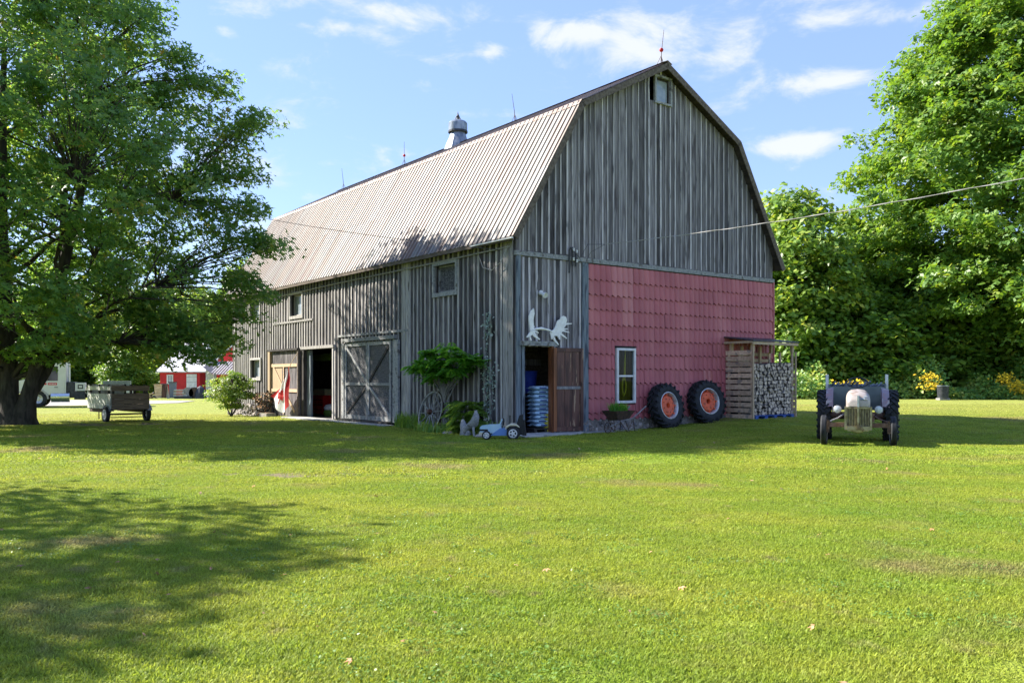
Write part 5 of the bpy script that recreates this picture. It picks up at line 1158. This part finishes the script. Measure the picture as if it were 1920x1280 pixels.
tk(MB().box(1.1, 1.25, -1.1, 1.1, .45, .75), 'bumper', 'chrome'); tk(MB().bar((-.3, 1.1, 1.75), (-.3, 1.25, 2.15), .1, .16, up=(1, 0, 0)), 'mirror', 'dkmetal')

# ---------------------------------------------------------------- red outbuildings and yard clutter far left
def fx(px, Y): return (px - 960) / 1616 * Y
def fz(py, Y): return 1.5 + (710 - py) / 1616 * Y
YS = 84.0; X0, X1 = fx(300, YS), fx(386, YS); ze, zr = fz(697, YS), fz(650, YS)
sh = thing('red_shed', 'long low red shed with white roof and white windows beyond the lawn', 'shed', (X0, YS, -.25))
L_ = X1 - X0; k0 = .25
MB().box(0, L_ - .6, 0, 5, 0, ze + k0).build('wall', 'shedred', sh)
b = MB(); b.add([(-.3, -.3, ze + k0 - .05), (L_ + .1, -.3, ze + k0 - .05), (L_ - .9, 3, zr + k0 + .4), (-.3 + 1.6, 3, zr + k0 + .4), (-.3, -.3, ze + k0 + .06), (L_ + .1, -.3, ze + k0 + .06), (L_ - .9, 3, zr + k0 + .5), (1.3, 3, zr + k0 + .5), (-.3, 6.3, ze + k0), (L_ - .3, 6.3, ze + k0)], [(0, 1, 2, 3), (4, 5, 6, 7), (0, 1, 5, 4), (1, 2, 6, 5), (3, 0, 4, 7), (7, 6, 9, 8), (4, 7, 8), (5, 6, 9)]); b.build('roof', 'shedroof', sh)
for a, c in ((313, 325), ):
    q0, q1 = fx(a, YS) - X0, fx(c, YS) - X0; o = MB().box(q0, q1, -.06, -.01, fz(720, YS) + k0, fz(702, YS) + k0).build('window', 'white', sh); MB().box(q0 + .12, q0 + .28, -.08, -.061, fz(718, YS) + k0, fz(704, YS) + k0).build('pane', 'glass_l', o); MB().box(q0 + .36, q1 - .1, -.08, -.061, fz(718, YS) + k0, fz(704, YS) + k0).build('pane', 'glass_l', o)
q0, q1 = fx(350, YS) - X0, fx(369, YS) - X0; o = MB().box(q0, q1, -.06, -.01, .0, fz(701, YS) + k0).build('garage_door', 'white', sh)
for k in range(4): MB().box(q0, q1, -.07, -.061, .5 * k + .4, .5 * k + .43).build('panel_joint', 'trim', o)
# grey-white lean-to with ribbed roof, and the large red barn behind
YL = 83.0; lt0, lt1 = fx(386, YL), fx(440, YL)
ln = thing('lean_to', 'whitewashed lean-to with pale metal roof between red shed and grey barn', 'shed', (lt0, YL, -.25))
W_ = lt1 - lt0
x = 0
while x < fx(404, YL) - lt0: MB().box(x, x + .16, -.02, .02, 0, 2.35 + .25 * (1 - x)).build('siding_board', 'white_wash', ln); x += .17
MB().box(fx(404, YL) - lt0, W_, .8, .85, 0, 2.3).build('wall', 'shedred', ln)
MB().box(0, W_, 3.5, 3.55, 0, 2.6).build('wall', 'shedred', ln)
MB().box(fx(402, YL) - lt0, fx(403.6, YL) - lt0, -.1, 0, 0, 2.2).build('post', 'white', ln)
b = MB(); b.add([(-.2, -.3, 2.9), (.9, -.8, 2.15), (W_ + .3, -.8, 2.15), (W_ + .3, 3.6, 3.5), (-.2, 3.6, 3.5)], [(0, 1, 2, 3, 4)]); b.build('roof', 'roofm', ln)
for k in range(10): MB().bar((.4 + k * .28, -.7, 2.24), (.2 + k * .28, 3.4, 3.5), .04, .04).build('roof_rib', 'shedroof', ln)
YB = 92.0; bx0, bx1 = fx(383, YB), fx(500, YB)
rb = thing('red_barn', 'tall red barn gable partly hidden behind the grey barn', 'barn', (bx0, YB, -.25)); Wb = bx1 - bx0; zE, zA = fz(697, YB), fz(697, YB) + Wb * .47
MB().prism([(0, 0), (Wb, 0), (Wb, zE), (Wb / 2, zA), (0, zE)], 0, 14, 'xz').build('wall', 'shedred', rb)
for s in (0, 1):
    a, c = ((-.4, zE - .2), (Wb / 2, zA + .1)) if s == 0 else ((Wb / 2, zA + .1), (Wb + .4, zE - .2)); MB().prism([a, c, (c[0], c[1] + .15), (a[0], a[1] + .15)], -.3, 14.3, 'xz').build('roof', 'shedroof', rb)
# far white-roofed house seen through the maple
hs_ = thing('distant_house', 'distant pale house with white roof seen between the maple leaves', 'house', (-56, 125, -.25)); MB().prism([(0, 0), (11, 0), (11, 3), (5.5, 6), (0, 3)], 0, 8, 'xz').build('wall', 'white', hs_)
MB().prism([(-.4, 2.8), (5.5, 6), (11.4, 2.8), (11.4, 3.05), (5.5, 6.25), (-.4, 3.05)], -.3, 8.3, 'xz').build('roof', 'shedroof', hs_)
for x in (2, 5, 8): o = MB().box(x, x + 1, -.05, -.01, 1, 2.2).build('window', 'tingrey', hs_); MB().box(x + .1, x + .9, -.06, -.052, 1.1, 2.1).build('pane', 'glass', o)
# yard clutter in front of the red shed
YC = 77.0
def yard(px, name, label, cat, group=None): return thing(name, label, cat, (fx(px, YC), YC, -.25), 0, group)
for px, w_, h_, m_, lab in ((324, .26, 1.42, 'binp', 'tall dark grey wheeled bin standing before the red shed'), (308, .22, 1.25, 'rustdoor', 'brown bin left of the tall grey bin'), (299, .34, 1.2, 'pallet', 'tan board crate at the left end of the yard clutter')):
    t = yard(px, 'wheeled_bin' if m_ != 'pallet' else 'wooden_crate', lab, 'bin' if m_ != 'pallet' else 'crate'); b = MB(); b.add([(-w_ * .8, -w_ * .8, .05), (w_ * .8, -w_ * .8, .05), (w_ * .8, w_ * .8, .05), (-w_ * .8, w_ * .8, .05), (-w_, -w_, h_), (w_, -w_, h_), (w_, w_, h_), (-w_, w_, h_)], [(3, 2, 1, 0), (4, 5, 6, 7), (0, 1, 5, 4), (1, 2, 6, 5), (2, 3, 7, 6), (3, 0, 4, 7)]); b.build('body', m_, t)
    MB().box(-w_ - .03, w_ + .03, -w_ - .05, w_ + .03, h_, h_ + .07).build('lid', 'dkmetal' if m_ != 'pallet' else 'palepost', t)
t = yard(315.5, 'leaning_board', 'pale yellowish board leaning between the brown and grey bins', 'board'); MB().bar((0, 0, 0), (-.25, .15, 1.15), .25, .04, up=(0, 1, 0)).build('board', 'toycream', t)
t = yard(334, 'stacked_planks', 'stack of pale planks right of the grey bin', 'planks')
for k in range(5): MB().bar((-.3, -.3 + k * .05, .25 + k * .13), (1.5, 0, .3 + k * .12), .3, .07).build('plank', 'palepost' if k % 2 else 'white_wash', t)
MB().box(-.2, 1.4, -.4, .2, 0, .2).build('bearer', 'dkmetal', t)
t = yard(352, 'old_reel', 'round wooden reel in front of the white garage door', 'reel'); MB().lathe([(0, -.25), (.5, -.25), (.5, -.18), (.2, -.18), (.2, .18), (.5, .18), (.5, .25), (0, .25)], 20, 0, TM(.1, 0, .5) @ RotM('X', 90)).build('spool', 'greywood', t)
t = yard(364, 'old_reel', 'second dark wooden reel beside the leaning tarpaulin', 'reel'); MB().lathe([(0, -.25), (.5, -.25), (.5, -.18), (.2, -.18), (.2, .18), (.5, .18), (.5, .25), (0, .25)], 20, 0, TM(.1, 0, .5) @ RotM('X', 90)).build('spool', 'iron', t)
t = yard(376, 'tarped_heap', 'dark tarpaulin heap below the corner of the red shed', 'heap'); MB().lathe([(.55, 0), (.5, .5), (.3, .95), (0, 1.15)], 9).build('cover', 'dkmetal', t)
t = yard(394, 'leaning_post', 'thick grey post leaning in front of the lean-to', 'post'); MB().tube([(0, 0, 0), (.35, 0, 1.4), (.42, 0, 2.3)], [.14, .11, .09], 8).build('post', 'greywood', t)
for px, lab in ((387, 'thin bent hoop of brush leaning before the lean-to'),): 
    t = yard(px, 'brush_hoops', lab, 'hoop')
    for k in range(3): MB().tube([(-.2 + k * .2, 0, 0), (-.1 + k * .2, 0, .7), (.25 + k * .2, 0, 1.0), (.4 + k * .2, 0, 0)], .03, 5).build('hoop', 'iron', t)
for px, lab in ((281, 'low junk pile of timber offcuts right of the wagon'), (290, 'low pile of dark scrap left of the brown bin'), (405, 'dark red tool heap at the foot of the lean-to door')):
    t = yard(px, 'scrap_pile', lab, 'scrap pile')
    for k in range(9): MB().bar((rnd.uniform(-.5, .1), rnd.uniform(-.3, .3), rnd.uniform(0, .3)), (rnd.uniform(.1, .6), rnd.uniform(-.3, .3), rnd.uniform(.1, .75 if px < 300 else .35)), .12, .1).build('offcut', ('palepost', 'dkmetal', 'rustdoor', 'greywood')[k % 4], t)

# ---------------------------------------------------------------- right background: bin
t = thing('burn_barrel', 'black steel barrel standing alone against the undergrowth on the right', 'barrel', (25.3, 50.6, ground_h(25.3, 50.6)))
MB().lathe([(.3, .12), (.31, .4), (.32, .41), (.31, .42), (.33, .82), (.0, .8)], 20).build('drum', 'dkmetal', t, smooth=40); MB().lathe([(.33, .8), (.35, .81), (.35, .85), (.33, .86)], 20).build('rim', 'tin', t)
MB().box(-.3, .3, -.25, .25, -.02, .12).build('block', 'greywood', t)

# ---------------------------------------------------------------- shrub, hoop and planter at the barn's far end
rg = np.random.default_rng(17)
def shrub(name, label, loc, env, ncl, per, size, mname, seed, cr=.3, stems=None, shape='kite', cat='shrub'):
    return tree(name, label, cat, loc, env, ncl, per, size, mname, stems or [[(0, 0, 0, .04), (.05, 0, .5, .03), (0, .1, 1.0, .02)], [(0, 0, 0, .03), (.35, .1, .7, .02)], [(0, 0, 0, .03), (-.4, .1, .8, .02)]], seed, shape=shape, cr=cr, limb_n=8, droop=.1, inner=.1)
p = BG(-1.3, 18.0)
shrub('shrub', 'loose bright green shrub growing at the far end of the grey barn', p, [(.5, .4), (1.0, 1.1), (1.5, .9), (1.95, .3)], 120, 70, .085, 'far', 21, .26)
p = BG(-.5, 16.3)
shrub('withered_shrub', 'thin withered brown shrub beside the wire hoop', p, [(.1, .4), (.6, .6), (1.1, .2)], 30, 16, .07, 'leafbrown', 22, .2)
t = bt('wire_hoop', 'pale wire hoop leaning on the wall beside the shrub', 'hoop', -.35, 16.7, z=-.1)
MB().tube([(-.02, .38 * math.cos(a), .5 + .48 * math.sin(a)) for a in [k * math.pi / 12 for k in range(24)]], .018, 6, close=True).build('ring', 'wire', t)
t = bt('stone_trough', 'small mossy stone trough at the foot of the wall by the flag', 'trough', -.7, 15.5, z=-.12); MB().box(-.2, .2, -.4, .4, 0, .24).build('block', 'mortar', t); MB().box(-.15, .15, -.35, .35, .241, .26).build('earth', 'soil', t)

# ---------------------------------------------------------------- trees
# big maple on the left: three stems from a common flared base
XT, YT = -16.1, 28.2
stems = [[(-.2, 0, -.1, .66), (-.26, 0, .3, .42), (-.36, 0, .9, .30), (-.42, .1, 2.0, .28), (-.65, .2, 4.2, .25), (-.8, .3, 6.5, .2), (-.7, .2, 9.5, .14), (-.5, 0, 13, .06)],
         [(.05, 0, -.1, .62), (.12, 0, .3, .40), (.25, 0, .8, .27), (.52, -.1, 1.6, .22), (.95, -.2, 2.8, .20), (1.6, -.3, 5.2, .17), (2.4, -.2, 9.0, .11), (2.7, 0, 11.5, .05)],
         [(.3, 0, .9, .2), (.75, .1, 1.7, .18), (1.05, .2, 2.4, .16), (1.2, .3, 3.8, .15), (1.1, .6, 6, .12), (.8, 1.2, 9, .07)],
         [(-.4, 0, .6, .24), (-1.0, 0, 1.7, .21), (-1.9, .1, 3.2, .18), (-3.0, .2, 5.5, .13), (-3.6, .2, 8.5, .08)]]
def bough(px0, py0, px1, py1, Y, n, jit=.35):
    o = []
    for k in range(n):
        f = k / max(1, n - 1); X = fx(px0 + (px1 - px0) * f, Y); Z = fz(py0 + (py1 - py0) * f, Y); o.append((X + rnd.uniform(-jit, jit), Y + rnd.uniform(-.8, .8), Z + rnd.uniform(-jit, jit) * .6))
    return o
EX = bough(400, 240, 495, 225, 28.4, 9, .15) + bough(380, 280, 455, 262, 28.4, 6) + bough(400, 430, 520, 462, 28.2, 12, .2) + bough(380, 380, 490, 395, 28.5, 10, .25) + bough(360, 330, 465, 315, 28.5, 9, .25) + bough(430, 510, 500, 548, 28.6, 8, .22) + bough(300, 150, 430, 160, 28.6, 12, .3) \
    + bough(200, 20, 290, 15, 28.4, 8, .3) + bough(400, 560, 465, 600, 28.6, 6, .2) + bough(80, 650, 260, 665, 28.0, 9, .3) + bough(270, 600, 420, 640, 28.2, 14, .4) + bough(290, 640, 410, 668, 28.0, 9, .25) + bough(330, 100, 380, 170, 28.4, 6, .3)
tree('maple_tree', 'large spreading maple with dark multi-stemmed trunk standing on the left lawn', 'maple', (XT, YT, 0), [(2.6, 4.4), (3.6, 5.8), (6, 6.2), (9, 6.4), (11, 5.9), (13, 4.9), (15, 3.8), (17, 1.4)], 1090, 80, .155, 'maple', stems, 5, cr=.68, flat=.62, limbr=.7, limb_n=42, ang_noise=.16, inner=.2, extra=EX, squash=(1, 1.05), crown_c=(0, -1.1))
# maple out of frame on the left that shades the near lawn
tree('maple_tree', 'maple standing left of the frame whose shade falls on the near lawn', 'maple', (-16.9, 10.9, 0), [(3, 2.4), (5, 3.8), (8, 4.2), (10, 3.6), (11.8, 1.4)], 320, 62, .24, 'maple', [[(0, 0, -.1, .4), (0, 0, 1.5, .3), (.2, .2, 4, .24), (.1, 0, 8, .14), (0, 0, 11, .05)]], 8, shape='kite', cr=.9, limb_n=18, ang_noise=.3)
# tall maple at the right edge
tree('maple_tree', 'tall bright green maple filling the right edge of the view', 'maple', (37.5, 60.0, .2), [(3.2, 8.5), (6, 12.0), (12, 13.0), (18, 12.4), (24, 9.8), (29, 6), (32, 1.8)], 1350, 120, .38, 'maple2', [[(0, 0, -.2, .7), (0, 0, 3, .5), (.3, 0, 8, .38), (.2, .2, 15, .22), (0, 0, 24, .06)]], 9, shape='duo', cr=1.45, flat=.5, limb_n=30, ang_noise=.2, inner=.45, twig=False, droop=.6, squash=(1, .8))
tree('maple_tree', 'second broad green tree just behind the tall right-hand maple', 'tree', (52, 66, .2), [(2, 8), (8, 10), (16, 9), (22, 5), (25, 1.5)], 420, 90, .45, 'maple2', [[(0, 0, -.2, .5), (0, 0, 6, .4), (0, 0, 22, .06)]], 10, shape='kite', cr=1.6, limb_n=10, twig=False, droop=.5, inner=.4)
# woodland prototypes behind the yard, copied
def wood_tree(name, label, loc, H, Rd, seed, mname='far', n=230, per=85, size=.42):
    return tree(name, label, 'tree', loc, [(.8, Rd * .75), (H * .3, Rd), (H * .6, Rd * .92), (H * .85, Rd * .55), (H, Rd * .15)], n, per, size, mname, [[(0, 0, -.2, .3), (.2, 0, H * .4, .2), (0, .1, H * .9, .05)], [(0, 0, 1, .18), (.9, .2, H * .45, .13), (1.4, .3, H * .75, .05)]], seed, group='trees along the far edge of the lawn', shape='kite', cr=1.15, flat=.55, limb_n=12, ang_noise=.3, droop=.5, inner=.35, twig=False)
G = ground_h
w1 = wood_tree('woodland_tree', 'pale green rounded tree rising directly behind the right corner of the barn', (fx(1490, 60), 60, .2), 14.6, 4.6, 31, n=300)
w2 = wood_tree('woodland_tree', 'darker bushy tree left of the tall right-hand maple', (fx(1590, 64), 64, .2), 14.0, 4.4, 32)
w3 = wood_tree('woodland_tree', 'slender light green tree in the gap beside the firewood rack', (fx(1545, 58), 60.5, .2), 9.5, 3.6, 33, 'maple2')
w1b = dup(w1, (fx(1400, 66), 66, .2), 2.0, 'green tree mostly hidden behind the barn gable')
dup(w2, (fx(1660, 66), 66, .2), 1.1, 'dark tree behind the left boughs of the tall maple', (1, 1, .95))
dup(w3, (fx(1650, 58), 59, .2), 3.0, 'low dark tree behind the tractor steering wheel', (1.1, 1.1, .8))
dup(w2, (fx(1720, 62), 62, .2), 4.0, 'low-branching dark tree left of the black barrel', (1.1, 1.1, .8))
dup(w3, (fx(1800, 60), 60, .2), 5.0, 'low tree right of the black barrel under the maple', (1.2, 1.2, .85))
dup(w1, (fx(1850, 68), 68, .2), .6, 'far green tree under the right side of the tall maple', (1.1, 1.1, .9))
dup(w2, (fx(1920, 63), 63, .2), 2.6, 'dark tree at the right edge below the tall maple', (1.1, 1.1, .8))
dup(w1, (fx(2010, 66), 66, .2), 3.6, 'green tree just beyond the right edge of the view')
dup(w3, (fx(462, 120), 120, -.2), 1.0, 'yellow-green treetop showing beside the far end of the barn roof', (1.3, 1.3, 1.95))
dup(w1, (fx(440, 112), 112, -.2), 2.2, 'far tree behind the red barn gable', (1.2, 1.2, .9))
for k, (px, Y, s, src, lab) in enumerate(((375, 108, .95, w2, 'far tree behind the white roof of the red shed'), (300, 112, 1.0, w1, 'far tree left of the white-roofed red shed'), (235, 100, .55, w3, 'low far tree above the tailboard of the wagon'), (215, 140, 1.15, w2, 'distant dark tree above the farm wagon'), (165, 118, .8, w1, 'far green tree behind the truck bed'), (110, 132, 1.1, w2, 'distant tree behind the truck cab'), (60, 110, .9, w1, 'far tree seen between the maple stems'), (0, 120, 1.15, w2, 'distant tree at the left edge behind the maple trunk'), (-70, 115, 1.1, w1, 'distant tree just beyond the left edge'), (340, 150, 1.1, w3, 'very distant pale tree beyond the red shed'))):
    dup(src, (fx(px, Y), Y, -.25), k * 1.3, lab, (s * 1.25, s * 1.25, s))
# undergrowth band and goldenrod
def mound(name, n, boxf, size, mname, seed, h, shape='kite'):
    rg = np.random.default_rng(seed); P = []
    for i in range(n): P.append(boxf(rg, h))
    P = np.array(P); N_ = np.stack([rg.normal(-.2, .6, n), rg.normal(-.5, .6, n), np.full(n, .7)], 1)
    o = link(name, leaf_mesh(name, P, N_, size * rg.uniform(.5, 1.3, n), mname, shape, rg)); o['kind'] = 'stuff'; return o
def edge_y(X): return 52.6 + .9 * math.sin(X * .35) + .5 * math.sin(X * .9 + 1)
def bf(rg, h):
    X = rg.uniform(15, 50); d = rg.uniform(0, 1) ** .8 * 7; Y = edge_y(X) + d; top = (h * (.55 + .3 * math.sin(X * .8) + .25 * math.sin(X * 1.9 + 2) + .12 * math.sin(X * 4.3))) * min(1, .35 + d / 2.0)
    return (X, Y, .2 + max(.1, top) * rg.uniform(0, 1) ** .6)
mound('undergrowth', 52000, bf, .22, 'under', 5, 2.6)
def gf_(rg, h):
    c = [(fx(1623, 51), .95), (fx(1742, 52), 1.35), (fx(1745, 52), .85), (fx(1900, 52), .95), (fx(1885, 52), 1.3), (fx(1560, 53), .8), (fx(1915, 52), .6)][rg.integers(0, 7)]; return (c[0] + rg.normal(0, .28), 52.0 + rg.normal(0, .3), .25 + c[1] + rg.normal(0, .13))
mound('goldenrod', 900, gf_, .16, 'goldenrod', 6, 1)
# clover and plantain rosettes in the turf
rg = np.random.default_rng(51); C0 = []
while len(C0) < 520:
    Y = 3.6 + 14 * rg.uniform() ** 1.2; X = rg.uniform(-.64, .64) * Y - .5 * math.sin(Y * 2)
    if not in_barn(X, Y, .3) and math.sin(X * 1.3 + 2) + math.sin(Y * 1.1 + X * .4) > -.4: C0.append((X, Y))
C0 = np.array(C0); k_ = 34; idx = np.repeat(np.arange(len(C0)), k_); q = rg.normal(0, 1, (len(idx), 2)) * (rg.uniform(.03, .10, len(C0))[idx][:, None]); XY = C0[idx] + q
P = np.column_stack([XY, np.array([ground_h(a, c) for a, c in XY]) + rg.uniform(.012, .04, len(XY))])
o = link('clover', leaf_mesh('clover', P, rg.normal(0, .35, (len(P), 3)) + np.array([0, 0, 1]), rg.uniform(.012, .028, len(P)), 'clover', 'kite', rg)); o['kind'] = 'stuff'
# fallen leaves and clippings on the lawn
rg = np.random.default_rng(44); n = 150
Y = 4 + 22 * rg.uniform(0, 1, n) ** 1.3; X = rg.uniform(-.62, .62, n) * Y; Z = np.array([ground_h(a, c) for a, c in zip(X, Y)]) + .045
keep = np.array([not in_barn(a, c, .3) for a, c in zip(X, Y)]); P = np.stack([X, Y, Z], 1)[keep]
o = link('fallen_leaves', leaf_mesh('fallen_leaves', P, rg.normal(0, .35, (len(P), 3)) + np.array([0, 0, 1]), rg.uniform(.02, .05, len(P)), 'leafbrown', 'maple', rg)); o['kind'] = 'stuff'
M['glass'].name = 'pane_glass_dark'
